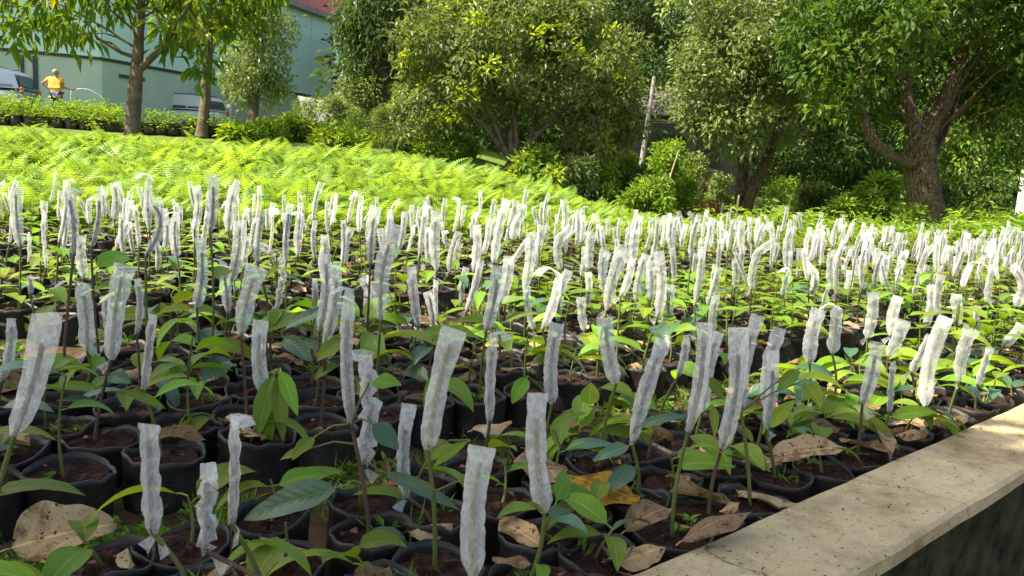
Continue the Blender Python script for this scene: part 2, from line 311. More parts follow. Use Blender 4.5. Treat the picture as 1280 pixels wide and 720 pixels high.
def limb(mb, a, b, ra, rb, sag=.0, sides=7, wob=.06, g=rng, up_=.15):
    a = np.asarray(a, float); b = np.asarray(b, float); n = 7; t = np.linspace(0, 1, n)[:, None]; L = np.linalg.norm(b - a)
    P = a + (b - a) * t + np.array([0, 0, 1]) * (up_ * L * np.sin(t * math.pi)) + g.normal(size=(n, 3)) * wob * L * .3 * np.sin(t * math.pi)
    add_tube(mb, P, ra + (rb - ra) * t[:, 0], sides); return P
def tree(name, label, cat, base, trunk, blobs, nleaf, L, W, fol, bark='bark', group=None, ncl=60, cr=.4, droop=.4, fresh=.0, tint=(.15, .8), limbs=10, lr=.05, extra=None, shell=.55, sides=12, part='trunk'):
    """trunk: list of (dx,dy,dz,r) from the base; blobs: crown volumes ((dx,dy,dz),(rx,ry,rz))"""
    root = empty(name, base); tag(root, label, cat, group)
    t = MB(); tr = np.array(trunk, float); n = 14; q = np.linspace(0, len(tr) - 1, n); I = np.array([[np.interp(v, range(len(tr)), tr[:, k]) for k in range(4)] for v in q])
    I[1:-1, :2] += rng.normal(size=(n - 2, 2)) * tr[0, 3] * .05; rr = I[:, 3].copy(); rr[0] *= 1.25; rr[1] *= 1.06
    add_tube(t, I[:, :3], rr, sides); C = centres(blobs, ncl, shell=shell); top = I[-1, :3]
    sel = rng.choice(len(C), min(limbs, len(C)), replace=False)
    for k in sel:
        s0 = I[rng.integers(int(n * .6), n), :3] if limbs > 4 else top
        limb(t, s0, C[k], lr * (.6 + .6 * rng.random()), lr * .18)
    for e in (extra or []): add_tube(t, e[0], e[1], 8)
    t.build(part, M[bark], root)
    c = MB(); clump(c, C, cr, nleaf, L, W, droop, tint, fresh); c.build('crown', FOL[fol], root, smooth_=False); return root

# ------------------------------------------------------------------ ground
def make_ground():
    s = np.concatenate([[-120, -60, -30, -15, -8], np.arange(-5, 9, .22), [9.5, 10.5, 12, 14, 17, 21, 26, 34, 45, 60, 90, 150]])
    t = np.concatenate([[-150, -80, -40, -20, -10, -5, -3, -1.5, -.8, -.4, -.1101, -.11], np.arange(-.02, 6, .12), np.arange(6.2, 16, .35), [17, 18.5, 20, 22, 25, 30, 38, 50, 80, 130, 200]])
    S, T = np.meshgrid(s, t, indexing='ij'); P = DD[None, None] * S[..., None] + NN[None, None] * (T[..., None] + .763)
    Z = terrain(P[..., 0], P[..., 1]) + (T > 0) * .012 * np.sin(S * 9) * np.cos(T * 7)
    Z = np.where(T < -.11, -.85, Z); P[..., 2] = Z
    n, m = S.shape; i, j = np.meshgrid(np.arange(n - 1), np.arange(m - 1), indexing='ij')
    q = np.stack([i * m + j, (i + 1) * m + j, (i + 1) * m + j + 1, i * m + j + 1], -1).reshape(-1, 4)
    V = P.reshape(-1, 3); c = V[q].mean(1)
    tint = np.full(len(q), .08)
    edge = 5.6 + (c[:, 0] + 3.5) * .37
    tint = np.where(c[:, 1] > edge + .2, .33, tint); tint = np.where((c[:, 0] > 3) & (c[:, 1] > 9), .5, tint); tint = np.where(c[:, 1] > 30, .4, tint)
    T_ = (c[:, 0] * NN[0] + c[:, 1] * NN[1] - .763); tint = np.where((T_ > .66) & (T_ < .86) , .16, tint)
    mb = MB(); mb.add(V, q, tint); tag(mb.build('ground', M['ground']), kind='structure')
make_ground()
def make_ledge():
    root = empty('retaining_wall', st(0, 0)); tag(root, 'low stained concrete retaining wall with a flat ledge edging the sapling bed', 'wall')
    base = st(0, 0)
    mb = MB(); n = 160; S = np.linspace(-2.2, 9, n)
    prof = [(0, .03), (.004, .146), (-.004, .152), (-.203, .152), (-.213, .145), (-.213, .117), (-.205, .110), (-.16, .110)]
    V = []
    for s in S:
        for k, (t, z) in enumerate(prof):
            V.append(st(s, t + .0018 * math.sin(s * 13 + k) + rng.normal() * .0009, z + rng.normal() * .0008) - base)
    k = len(prof); i, j = np.meshgrid(np.arange(n - 1), np.arange(k - 1), indexing='ij')
    q = np.stack([i * k + j, i * k + j + 1, (i + 1) * k + j + 1, (i + 1) * k + j], -1).reshape(-1, 4)
    mb.add(V, q); mb.build('cap', M['ledge'], root, smooth_=False)
    mb = MB(); mb2 = []
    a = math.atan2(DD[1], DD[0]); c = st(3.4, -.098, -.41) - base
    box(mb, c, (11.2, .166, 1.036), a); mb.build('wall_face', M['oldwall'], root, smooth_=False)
make_ledge()
# ------------------------------------------------------------------ grafted saplings in their grow bags
# measured in the photo: sleeve top x,y, sleeve bottom x,y, sleeve width, style
SLEEVES = [tuple(int(v) if i < 5 else v.strip() for i, v in enumerate(l.split(','))) for l in """
603,558,592,722,31,flat;672,491,681,641,26,flat;186,530,192,668,31,tied;292,522,290,655,28,fold;262,588,260,690,22,crumple;100,668,84,770,28,flat;512,505,508,622,17,flat
60,391,18,545,32,wide;14,398,2,478,17,flat;191,393,180,487,17,flat;568,411,535,563,27,wide;617,418,612,530,17,fold;452,437,455,586,22,crumple;437,363,439,530,16,fold;697,404,690,505,18,flat;830,425,790,556,20,flat;756,397,770,480,20,flat
880,403,860,540,21,flat;897,415,878,515,15,flat;923,409,902,562,21,wide;948,394,926,515,18,flat;975,410,958,512,18,flat;966,438,958,537,18,flat;858,420,848,470,11,fold;896,367,891,428,10,flat;838,356,838,412,13,flat
1024,386,1012,455,22,flat;1046,384,1040,442,20,fold;1092,365,1084,423,15,flat;1096,427,1078,505,17,tied;1131,400,1110,446,17,flat;1117,452,1112,515,16,flat;1183,396,1156,508,18,flat;1215,410,1199,477,22,wide;1238,434,1222,481,13,flat;1164,419,1139,465,14,flat;1189,368,1195,407,13,bent;1277,405,1254,432,12,flat
102,355,109,440,20,fold;156,331,139,450,25,wide;172,348,171,419,13,flat;131,370,136,420,14,flat;36,344,38,368,7,flat;250,297,246,385,14,flat;277,327,285,392,14,fold;322,333,301,420,26,wide;354,321,343,392,13,crumple;394,348,394,425,8,flat;424,357,402,390,14,flat;461,344,462,390,10,flat;495,280,476,400,23,wide
514,333,523,408,14,flat;545,350,545,400,8,flat;583,334,577,379,8,flat;601,325,583,389,9,flat;622,332,608,412,17,flat;636,320,624,381,14,flat;664,290,655,362,14,flat;699,344,678,412,14,foldl;711,338,697,402,16,flat;735,340,733,386,10,flat
782,308,758,388,15,wide;756,312,756,368,12,flat;806,325,796,368,12,bent;823,314,822,396,13,tied;878,308,868,382,9,flat;958,299,939,362,11,bent
20,233,26,309,13,wide;82,225,74,303,7,flat;84,240,92,320,15,fold;52,265,58,335,12,bent;123,234,114,312,9,flat;131,232,131,272,8,flat;143,228,143,275,11,flat;36,290,36,328,16,flat;154,266,155,320,8,flat;169,256,174,310,10,flat;187,220,187,290,9,fold;193,244,182,320,13,bent;206,260,206,298,11,flat;216,273,216,320,6,flat;100,294,105,348,16,flat;14,268,12,305,7,flat
246,232,243,288,12,flat;266,218,263,290,14,wide;291,223,277,262,10,bent;294,232,285,290,14,flat;300,275,289,352,16,flat;324,232,320,277,7,flat;328,265,322,330,8,flat;340,264,336,318,12,fold;355,243,356,273,4,flat;363,254,357,330,9,flat;376,267,372,320,12,fold;402,228,392,273,7,flat;394,275,394,324,7,flat;420,242,414,281,9,flat;409,251,410,294,5,flat;445,238,435,279,7,flat;452,246,449,290,13,fold;470,258,463,330,12,wide;429,275,428,330,8,flat;439,284,431,330,9,flat;416,294,410,358,11,bent
488,262,484,305,10,flat;506,266,506,296,6,flat;515,256,517,296,7,flat;533,256,524,324,9,flat;546,264,546,340,13,flat;557,248,555,283,6,flat;573,248,567,290,10,fold;581,256,577,284,6,flat;574,290,562,340,10,flat;575,303,570,335,9,flat;600,238,598,272,6,flat;619,250,614,272,6,flat;596,281,592,340,12,flat;611,272,604,318,11,flat;634,249,617,329,13,flat;645,250,636,283,8,flat;659,237,655,262,6,flat;660,258,641,300,12,bent;686,241,681,281,5,flat;679,253,677,280,7,flat;677,281,671,318,12,flat;705,249,705,290,10,flat;696,268,694,313,8,flat;707,283,701,337,14,bent
722,265,721,310,7,flat;729,269,726,303,8,flat;743,267,731,306,8,flat;741,289,736,336,12,flat;759,273,759,295,6,flat;751,282,753,306,9,flat;768,284,768,306,8,flat;776,272,774,306,5,flat;796,262,788,286,6,flat;801,270,801,295,9,flat;787,284,785,320,10,flat;795,286,792,327,13,flat;823,271,816,323,8,flat;831,269,827,310,8,flat;841,270,840,314,10,flat;846,271,842,316,7,flat;858,280,851,312,9,flat;875,268,864,325,10,flat;890,272,883,314,10,flat;901,276,899,316,7,flat;911,265,907,299,6,flat;917,274,909,314,7,flat;928,276,928,318,11,flat;936,271,936,304,5,flat;947,273,943,303,6,flat;956,280,945,310,7,flat;963,277,965,308,7,flat
984,259,977,290,6,flat;990,282,984,338,11,flat;1018,285,1009,319,7,bent;1049,274,1041,308,7,flat;1040,316,1038,356,12,flat;1056,300,1045,368,10,flat;1081,290,1066,346,8,flat;1091,283,1078,316,6,flat;1105,283,1103,303,5,fold;1117,282,1110,306,6,flat;1158,294,1151,324,8,flat;1174,294,1171,338,8,flat;1206,287,1199,316,7,flat;1195,320,1192,343,6,flat;1218,308,1217,328,5,flat;1131,314,1123,356,12,crumple;1150,335,1142,370,13,flat;1159,331,1158,354,9,flat;1214,330,1203,359,13,foldr;1243,331,1235,385,10,flat;1259,322,1256,346,10,flat;1273,332,1269,383,12,bent;1177,343,1172,393,11,flat;1164,356,1156,412,10,flat;1123,370,1113,420,13,flat;1108,318,1104,357,14,flat;1014,329,1012,372,12,bent;987,339,979,372,12,fold;1222,383,1221,402,10,flat;1063,338,1058,364,10,flat""".replace('\n', ';').split(';') if l.strip()]
# the grow bags stand in blocks of rows that run parallel to the ledge, with weedy gaps between the blocks
BAGS = []
def rows(t0, pitch, nrow, rad, keep):
    for k in range(nrow):
        t = t0 + k * pitch * .93; off = (k % 2) * .5 * pitch
        for s in np.arange(-6, 9, pitch):
            p = st(s + off + rng.normal() * .012, t + rng.normal() * .012)
            if p[1] < .82: continue
            px, py, q = proj((p[0], p[1], .15))
            if q < .5 or px < -75 - 60 / q or px > 1345 or py > 800: continue
            edge = 5.55 + (p[0] + 3.5) * .36
            if p[1] > edge or p[0] > 5.2: continue
            if rng.random() > keep: continue
            BAGS.append(dict(p=p, r=rad * (.95 + .1 * rng.random()), row=len(ROWT), s=s))
        ROWT.append(t)
ROWT = []
rows(.088, .152, 4, .071, 1.0)
rows(.95, .172, 7, .079, .97)
rows(2.52, .215, 6, .082, .90)
rows(3.95, .225, 9, .085, .85)
for b in BAGS: b['d'] = float(proj((b['p'][0], b['p'][1], .3))[2]); b['sl'] = None
print('BAGS', len(BAGS), 'sleeves', len(SLEEVES))
LPR = {'flat': .185}
for S_ in sorted(SLEEVES, key=lambda s: -(s[3] - s[1])):
    xt, yt, xb, yb, wd, style = S_; best = None; Lpx = math.hypot(xt - xb, yt - yb)
    for lim, b in [(.16, b) for b in BAGS] + [(.34, b) for b in BAGS]:
        if lim > .2 and best is not None: break
        if b['sl'] is not None: continue
        q = b['d']; L = Lpx * q / F; W_ = wd * q / F
        pb = at(xb, yb, q); pt = at(xt, yt, q); base = b['p']
        if pb[2] < (.17 if lim < .2 else .13) or pt[2] > .72 or pt[2] < .27: continue
        dx = pb[0] - base[0] ; lean = abs(dx) / max(pb[2] - .13, .05)
        cost = (abs(dx) / .05) ** 1.3 + ((L - .2) / .045) ** 2 + ((W_ - .034) / .014) ** 2 * .6 + lean * 1.5 + ((pt[2] - .42) / .16) ** 2 * .7
        if abs(dx) > lim: continue
        if best is None or cost < best[0]: best = (cost, b, pb, pt, W_)
    if best is None: print('unmatched', S_); continue
    _, b, pb, pt, W_ = best; b['sl'] = (pb - b['p'], pt - b['p'], min(max(W_, .022), .042), style); b['meas'] = True
free = [b for b in BAGS if b['sl'] is None]
for b in free:
    q = b['d']; block = 0 if b['row'] < 4 else (1 if b['row'] < 11 else 2)
    pr = (.0, .34, .72)[block] if q < 4.6 else .88
    b['meas'] = False
    if rng.random() < pr:
        h = .2 + .14 * rng.random(); L = .12 + .09 * rng.random(); l = rng.normal(size=2) * .02
        pb = np.array([l[0], l[1], h]); pt = pb + np.array([l[0] + rng.normal() * .02, l[1] + rng.normal() * .02, L])
        b['sl'] = (pb, pt, .027 + .01 * rng.random(), rng.choice(['flat'] * 11 + ['bent', 'fold', 'crumple', 'wide', 'wide']))

# ---- shared meshes
def bag_mesh(k):
    g = np.random.default_rng(100 + k); mb = MB(); n = 26; a = np.linspace(0, 2 * math.pi, n, endpoint=False)
    rim = 1 + .045 * np.sin(a * 2 + g.random() * 6) + .03 * np.sin(a * 3 + g.random() * 6) + .012 * np.sin(a * 7 + g.random() * 6) + g.normal(size=n) * .012
    zr = .146 + .005 * np.sin(a * 2 + g.random() * 6) + .003 * np.sin(a * 3 + g.random() * 6) + g.normal(size=n) * .0028
    prof = [(.86, .0), (.97, .012), (1.0, .05), (.985, .09), (1.0, .125), (1.03, None), (1.045, 'r'), (1.0, 'i'), (.955, 'j'), (.95, 'k')]
    V = []
    for q, (r_, z) in enumerate(prof):
        rr = r_ * (1 + (rim - 1) * (.35 + .65 * min(1, q / 5))) + ((np.sin(a * 9 + q * .7 + k) * .012 + g.normal(size=n) * .02) if q < 5 else 0)
        zz = {None: zr - .012, 'r': zr - .002, 'i': zr, 'j': zr - .012, 'k': np.full(n, .10)}.get(z, z) if not isinstance(z, float) else np.full(n, z) + g.normal(size=n) * .002
        V.append(np.stack([rr * np.cos(a), rr * np.sin(a), zz / 1.0 + 0 * a], 1))
    V = np.concatenate(V); V[:, :2] *= .078; m = len(prof)
    i, j = np.meshgrid(np.arange(m - 1), np.arange(n), indexing='ij')
    mb.add(V, np.stack([i * n + j, i * n + (j + 1) % n, (i + 1) * n + (j + 1) % n, (i + 1) * n + j], -1).reshape(-1, 4))
    mb.add(np.vstack([V[:n], [0, 0, 0]]), np.array([[(q + 1) % n, q, n] for q in range(n)])); return mb.mesh('grow_bag', M['bag'])
def soil_mesh(k):
    g = np.random.default_rng(200 + k); n = 22; a = np.linspace(0, 2 * math.pi, n, endpoint=False); rs = [0.0001, .25, .5, .75, .985]; V = []
    for q, r_ in enumerate(rs):
        V.append(np.stack([r_ * np.cos(a) * .0745, r_ * np.sin(a) * .0745, .126 + .006 * (1 - r_) + g.normal(size=n) * (.0035 if q else 0)], 1))
    V = np.concatenate(V); mb = MB(); i, j = np.meshgrid(np.arange(len(rs) - 1), np.arange(n), indexing='ij')
    mb.add(V, np.stack([i * n + j, (i + 1) * n + j, (i + 1) * n + (j + 1) % n, i * n + (j + 1) % n], -1).reshape(-1, 4))
    return mb.mesh('soil', M['soil'], False)
BAGM = [bag_mesh(k) for k in range(7)]; SOILM = [soil_mesh(k) for k in range(5)]
def leaf_geo(L, W, droop, cup, g, nL=9, wav=.0, pet=.12):
    """one leaf along +X with a petiole; returns V,F,uv"""
    V = []; uv = []; t = np.linspace(0, 1, nL)
    hw = W * .5 * np.sin(math.pi * t ** .82) ** .75 * (1 - .25 * t); hw = hw * (1 + min(wav, .07) * .6 * np.sin(t * 21 + W * 300)); hw[0] = .002; hw[-1] = .0006
    ang = -droop * t ** 1.2; x = np.concatenate([[0], np.cumsum(np.cos(ang[:-1]) * L / (nL - 1))]); z = np.concatenate([[0], np.cumsum(np.sin(ang[:-1]) * L / (nL - 1))])
    for k in range(nL):
        for v in (-1, -.5, 0, .5, 1):
            V.append([pet * L + x[k], v * hw[k], z[k] + cup * hw[k] * abs(v) ** 1.3 + wav * W * math.sin(t[k] * 9 + v * 2 + W * 200) * abs(v)]); uv.append([.5 + v * .5 * (hw[k] / (W * .5) * .5 + .5), t[k]])
    V = np.array(V); i, j = np.meshgrid(np.arange(nL - 1), np.arange(4), indexing='ij')
    q = np.stack([i * 5 + j, (i + 1) * 5 + j, (i + 1) * 5 + j + 1, i * 5 + j + 1], -1).reshape(-1, 4)
    pv, pq = tube([[0, 0, 0], [pet * L * .6, 0, .1 * pet * L], [pet * L, 0, 0]], [.0018, .0015, .0012], 5)
    return V, q, np.array(uv), pv, pq
def leaf_mesh(L, W, droop, cup, m, seed, wav=.03):
    g = np.random.default_rng(seed); V, q, uv, pv, pq = leaf_geo(L, W, droop, cup, g, wav=wav); mb = MB()
    mb.add(V, q, .3 + .5 * g.random(), uv=uv); mb.add(pv, pq, .5, uv=np.full((len(pv), 2), .5)); return mb.mesh('leaf', m)
LEAFM = []
for k in range(18):
    g = np.random.default_rng(300 + k)
    m = M['leafA'] if k < 11 else (M['leafB'] if k < 14 else M['leafC'])
    LEAFM.append(leaf_mesh(.10 + .05 * g.random(), .040 + .022 * g.random(), .3 + 1.3 * g.random(), .15 + .3 * g.random(), m, 300 + k))
def foliage_mesh(k):
    g = np.random.default_rng(400 + k); mb = MB(); n = 5 + k % 4
    for q in range(n):
        V, f, uv, pv, pq = leaf_geo(.085 + .05 * g.random(), .036 + .02 * g.random(), .3 + 1.1 * g.random(), .2, g, nL=6, wav=.03)
        a = q * 2.4 + g.random() * .8; tilt = .6 * g.random() - .1; c, s_ = math.cos(a), math.sin(a); ct, s2 = math.cos(tilt), math.sin(tilt)
        Rm = np.array([[c, -s_, 0], [s_, c, 0], [0, 0, 1]]) @ np.array([[ct, 0, -s2], [0, 1, 0], [s2, 0, ct]])
        off = np.array([0, 0, .19 + .14 * q / n + .02 * g.random()])
        mi = 0 if g.random() < .72 else (1 if g.random() < .4 else 2); tt = .2 + .6 * g.random()
        mb.add(V @ Rm.T + off, f, tt, mi, uv); mb.add(pv @ Rm.T + off, pq, .5, mi, np.full((len(pv), 2), .5))
    add_tube(mb, [[0, 0, .12], [.002, 0, .22], [0, 0, .34]], [.0032, .0028, .002], 6, .5, 3)
    return mb.mesh('foliage', [M['leafA'], M['leafB'], M['leafC'], M['stem']])
FOLM = [foliage_mesh(k) for k in range(9)]

def sleeve_geo(pb, pt, W_, style, g, ns=14, nr=24):
    """flattened film tube, tied at the foot, open and flat at the top"""
    ax = pt - pb; L = np.linalg.norm(ax); u = ax / L
    yaw = g.normal() * .45; wdir = norm(np.array([math.cos(yaw), math.sin(yaw), 0.])); wdir = norm(wdir - u * (wdir @ u)); th = np.cross(u, wdir)
    side = 1 if g.random() < .5 else -1
    if style == 'foldl': side = -1
    if style == 'foldr': side = 1
    t = np.linspace(0, 1, nr); P = pb + ax * t[:, None]; bend = (.05 + .05 * g.random()) * L * side
    P = P + wdir * (np.sin(t * math.pi) * bend * (1.6 if style == 'bent' else .55) * (1 if g.random() < .5 else -1))[:, None] + th * (np.sin(t * 3.1) * .03 * L)[:, None]
    if style == 'bent': P = P + wdir * (np.clip(t - .72, 0, 1) * L * .55 * side)[:, None]
    hw = W_ * .5 * (1 - .72 * np.exp(-(t / (.05 + .08 * g.random())) ** 1.4)) * (1 + .05 * np.sin(t * (5 + 6 * g.random()) + 6 * g.random())) ; hw[0] = .0055; hw = hw * (1 + g.normal(size=nr) * .03)
    if style == 'wide': hw = hw * (1 + .25 * smooth(.5, 1, t)); 
    if style == 'flat': hw = hw * (1 + .06 * smooth(.8, 1, t))
    tk = .0062 * (1 - .8 * smooth(.86, .98, t)); tk[0] = .0058; tk[-1] = .001
    if style == 'crumple':
        P = P + g.normal(size=(nr, 3)) * .0035; hw = hw * (1 + g.normal(size=nr) * .13); tk = np.maximum(hw * .5, .006)
    sl = [(P, hw, tk, wdir, th)]
    if style.startswith('fold'):
        n2 = 6; tt = np.linspace(0, 1, n2); Lf = W_ * (1.0 + 1.1 * g.random()) * (1.6 if len(style) > 4 else 1)
        ns = ns; Q = P[-1] + (wdir * side * tt[:, None] * Lf * .9) + np.array([0, 0, 1]) * (.25 * Lf * np.sin(tt * 2.6) - .35 * Lf * tt ** 2)[:, None]
        P = np.vstack([P, Q[1:]]); hw = np.concatenate([hw * (1 - .25 * smooth(.85, 1, t)), np.full(n2 - 1, W_ * .46) * np.linspace(.75, 1.1, n2 - 1)]); tk = np.concatenate([np.maximum(tk, .004 * (t > .8)), np.full(n2 - 1, .002)])
        t = np.concatenate([t, 1 + tt[1:] * .2])
    n = len(P); T = norm(np.gradient(P, axis=0)); a = np.linspace(0, 2 * math.pi, ns, endpoint=False); V = []
    for k in range(n):
        if style.startswith('fold') and k >= nr - 1:
            wd = norm(th + .25 * wdir); wd = norm(wd - T[k] * (wd @ T[k]))
            if k == nr - 1: wd = norm(wd + wdir)
        else: wd = norm(wdir - T[k] * (wdir @ T[k]))
        nn = np.cross(T[k], wd); ca = np.sign(np.cos(a)) * np.abs(np.cos(a)) ** 1.15
        sn = np.sign(np.sin(a)) * np.abs(np.sin(a)) ** 1.5; edge_ = np.abs(ca) * hw[k] * .13 * np.sin(k * (.9 + .2 * side) + 2 * np.sign(ca)) * (1 if 0 < k < n - 1 else .3)
        V.append(P[k] + hw[k] * ca[:, None] * wd + (tk[k] * sn + edge_)[:, None] * nn + g.normal(size=(ns, 3)) * .0005)
    V = np.concatenate(V); i, j = np.meshgrid(np.arange(n - 1), np.arange(ns), indexing='ij')
    q = np.stack([i * ns + j, i * ns + (j + 1) % ns, (i + 1) * ns + (j + 1) % ns, (i + 1) * ns + j], -1).reshape(-1, 4)
    return V, q, P[:nr], u, wdir, th
def add_sleeve(mb, pb, pt, W_, style, g, lo=False):
    V, q, P, u, wdir, th = sleeve_geo(pb, pt, W_, style, g, *((8, 9) if lo else (14, 24))); mb.add(V, q)
    if style in ('tied', 'crumple') or (not lo and g.random() < .45):
        for sd in (-1, 1) if style == 'tied' else (g.choice([-1, 1]),):
            a0 = pb; l = .018 + .022 * g.random(); d = wdir * sd * (.5 + .4 * g.random()) - np.array([0, 0, .8]); d = norm(d)
            w1 = norm(np.cross(d, th)); VV = []
            for k in range(4):
                f = k / 3; c = a0 + d * l * f + th * .004 * math.sin(f * 5); hwk = .0025 + .009 * f; VV += [c - w1 * hwk, c + w1 * hwk * .2 + th * .004, c + w1 * hwk]
            mb.add(VV, [[k * 3 + j, k * 3 + j + 1, k * 3 + j + 4, k * 3 + j + 3] for k in range(3) for j in range(2)])
    return P
def stem_path(pb, g):
    b0 = np.array([g.normal() * .006, g.normal() * .006, .122]); t = np.linspace(0, 1, 7)[:, None]
    return b0 * (1 - t) + pb * t + np.sin(t * math.pi) * np.array([pb[0] * -.18 + g.normal() * .004, g.normal() * .004, 0])
BAGS.sort(key=lambda b: b['d'])
def ordinal(n):
    return f"{n}{'th' if 10 <= n % 100 <= 20 else {1: 'st', 2: 'nd', 3: 'rd'}.get(n % 10, 'th')}"
rowcount = {}
vis = lambda b: -20 < proj((b['p'][0], b['p'][1], .3))[0] < 1300
NIND = 298
ind = [b for b in BAGS if vis(b)][:NIND]; rest = [b for b in BAGS if not any(b is q for q in ind)]
for b in sorted(ind, key=lambda b: to_st(b['p'])[0]):
    rowcount[b['row']] = rowcount.get(b['row'], 0) + 1; b['k'] = rowcount[b['row']]
STY = {'flat': 'straight clear sleeve', 'wide': 'broad clear sleeve', 'fold': 'clear sleeve folded at its tip', 'foldl': 'clear sleeve folded over leftwards', 'foldr': 'clear sleeve folded over rightwards', 'bent': 'kinked clear sleeve', 'crumple': 'crumpled clear sleeve', 'tied': 'clear sleeve knotted at its foot'}
THINGS = []
for bi, b in enumerate(ind):
    g = np.random.default_rng(5000 + bi); root = empty('potted_sapling', b['p']); k = b['r'] / .078; q = b['d']
    nm = STY[b['sl'][3]] if b['sl'] is not None else 'no sleeve'
    where = f"{ordinal(b['k'])} bag in {ordinal(b['row'] + 1)} row behind the ledge"
    tag(root, f"{'sapling with ' + nm if b['sl'] is not None else 'leafy sapling without sleeve'}, {where}", 'sapling', 'grafted saplings in black grow bags')
    bag = link('grow_bag', BAGM[g.integers(7)], root); bag.scale = (k, k, .94 + .1 * g.random()); bag.rotation_euler = (g.normal() * .03, g.normal() * .03, g.random() * 6.3)
    so = link('soil', SOILM[g.integers(5)], root); so.scale = (k, k, 1); so.rotation_euler = (0, 0, g.random() * 6.3)
    if b['sl'] is not None:
        pb, pt, W_, style = b['sl']; sp = stem_path(pb, g)
        mb = MB(); add_tube(mb, sp, np.linspace(.0042, .0034, 7), 7); mb.build('stem', M['stem'] if g.random() < .6 else M['stem_brown'], root)
        mb = MB(); P = add_sleeve(mb, pb, pt, W_, style, g); mb.build('plastic_sleeve', M['film'], root)
        e = int(len(P) * (.78 + .14 * g.random())); sc = P[:e]; mb = MB()
        add_tube(mb, np.vstack([sp[-1:], sc[1:]]), np.linspace(.0054, .0040, e) * (1 + .15 * np.sin(np.arange(e) * 2.1)), 7); mb.build('scion', M['scion'] if g.random() < .75 else M['stem'], root)
    else:
        h = .17 + .05 * g.random() if b['row'] < 4 else .2 + .16 * g.random()
        sp = stem_path(np.array([g.normal() * .02, g.normal() * .02, h]), g); mb = MB(); add_tube(mb, sp, np.linspace(.0038, .002, 7), 6); mb.build('stem', M['stem'], root)
    if q < 3.0:
        nl = g.integers(0 if q < 2.1 else 1, 3 if q < 2.1 else 4) if b['sl'] is not None else g.integers(2, 6)
        if b['row'] < 4 and q < 2: nl = g.integers(0, 2) if b['sl'] is not None else g.integers(2, 5)
        for _ in range(nl):
            f = (.3 + .65 * g.random()) if b['sl'] is not None else (.6 + .4 * g.random()); p = sp[int(f * 6 + .3)]
            lf = link('leaf', LEAFM[g.integers(18)], root, p); s_ = (.85 + .5 * g.random()) * (1.12 if q > 2.1 else .85) * (.8 if b['row'] == 0 else 1); lf.scale = (s_,) * 3
            lf.rotation_euler = (g.normal() * .3, -.1 - .5 * g.random(), g.random() * 6.3)
    else:
        if g.random() < (.78 if q < 4.4 else .95):
            fo = link('foliage', FOLM[g.integers(9)], root); s_ = (1.0 if q < 4.4 else 1.15) + .35 * g.random(); fo.scale = (s_, s_, (.75 + .3 * g.random()) * (1 if b['sl'] is not None else 1.1)); fo.rotation_euler = (g.normal() * .05, g.normal() * .05, g.random() * 6.3)
    THINGS.append((b, root, sp))
# the remaining, farthest bags: one mass
def me_arrays(me):
    V = np.empty(len(me.vertices) * 3); me.vertices.foreach_get('co', V); V = V.reshape(-1, 3)
    fs = {}
    ti = np.empty(len(me.polygons), np.float32); me.attributes['tint'].data.foreach_get('value', ti)
    lt = np.empty(len(me.polygons), np.int32); me.polygons.foreach_get('loop_total', lt); vi = np.empty(len(me.loops), np.int32); me.loops.foreach_get('vertex_index', vi)
    uv = np.empty(len(me.loops) * 2, np.float32); me.uv_layers[0].data.foreach_get('uv', uv); U = np.zeros((len(V), 2)); U[vi] = uv.reshape(-1, 2)
    mi = np.empty(len(me.polygons), np.int32); me.polygons.foreach_get('material_index', mi); st_ = np.concatenate([[0], np.cumsum(lt)[:-1]])
    out = []
    for m in np.unique(mi):
        for n in np.unique(lt):
            s = (mi == m) & (lt == n)
            if s.any(): out.append((m, vi[st_[s][:, None] + np.arange(n)], ti[s]))
    return V, out, U
BA = [me_arrays(m) for m in BAGM[:3]]; SA = [me_arrays(m) for m in SOILM[:2]]; FA = [me_arrays(m) for m in FOLM]
mb = MB(); MM = [M['bag'], M['soil'], M['leafA'], M['leafB'], M['leafC'], M['stem'], M['film'], M['scion']]
def put(arr, p, k, kz, a, mo):
    V, out, U = arr; c, s_ = math.cos(a), math.sin(a); W3 = np.stack([(V[:, 0] * c - V[:, 1] * s_) * k + p[0], (V[:, 0] * s_ + V[:, 1] * c) * k + p[1], V[:, 2] * kz + p[2]], 1)
    for m, f, ti in out: mb.add(W3, f, ti, mo + int(m), U)
for bi, b in enumerate(rest):
    g = np.random.default_rng(9000 + bi); k = b['r'] / .078
    put(BA[bi % 3], b['p'], k, 1, g.random() * 6, 0); put(SA[bi % 2], b['p'], k, 1, 0, 1)
    if g.random() < .85: put(FA[g.integers(9)], b['p'], .85 + .3 * g.random(), .75 + .3 * g.random(), g.random() * 6, 2)
    if b['sl'] is not None:
        pb, pt, W_, style = b['sl']; sp = stem_path(pb, g) + b['p']; add_tube(mb, sp, .0036, 5, .5, 5)
        V, q, P, *_ = sleeve_geo(pb + b['p'], pt + b['p'], W_, style, g, 8, 9); mb.add(V, q, .5, 6)
        add_tube(mb, P[:7], .0038, 5, .5, 7)
if rest: tag(mb.build('far_saplings', MM), 'farthest rows of sleeved saplings in black bags against the fern bed', 'saplings', kind='stuff')
print('individual', len(ind), 'rest', len(rest), 'depth limit', ind[-1]['d'])
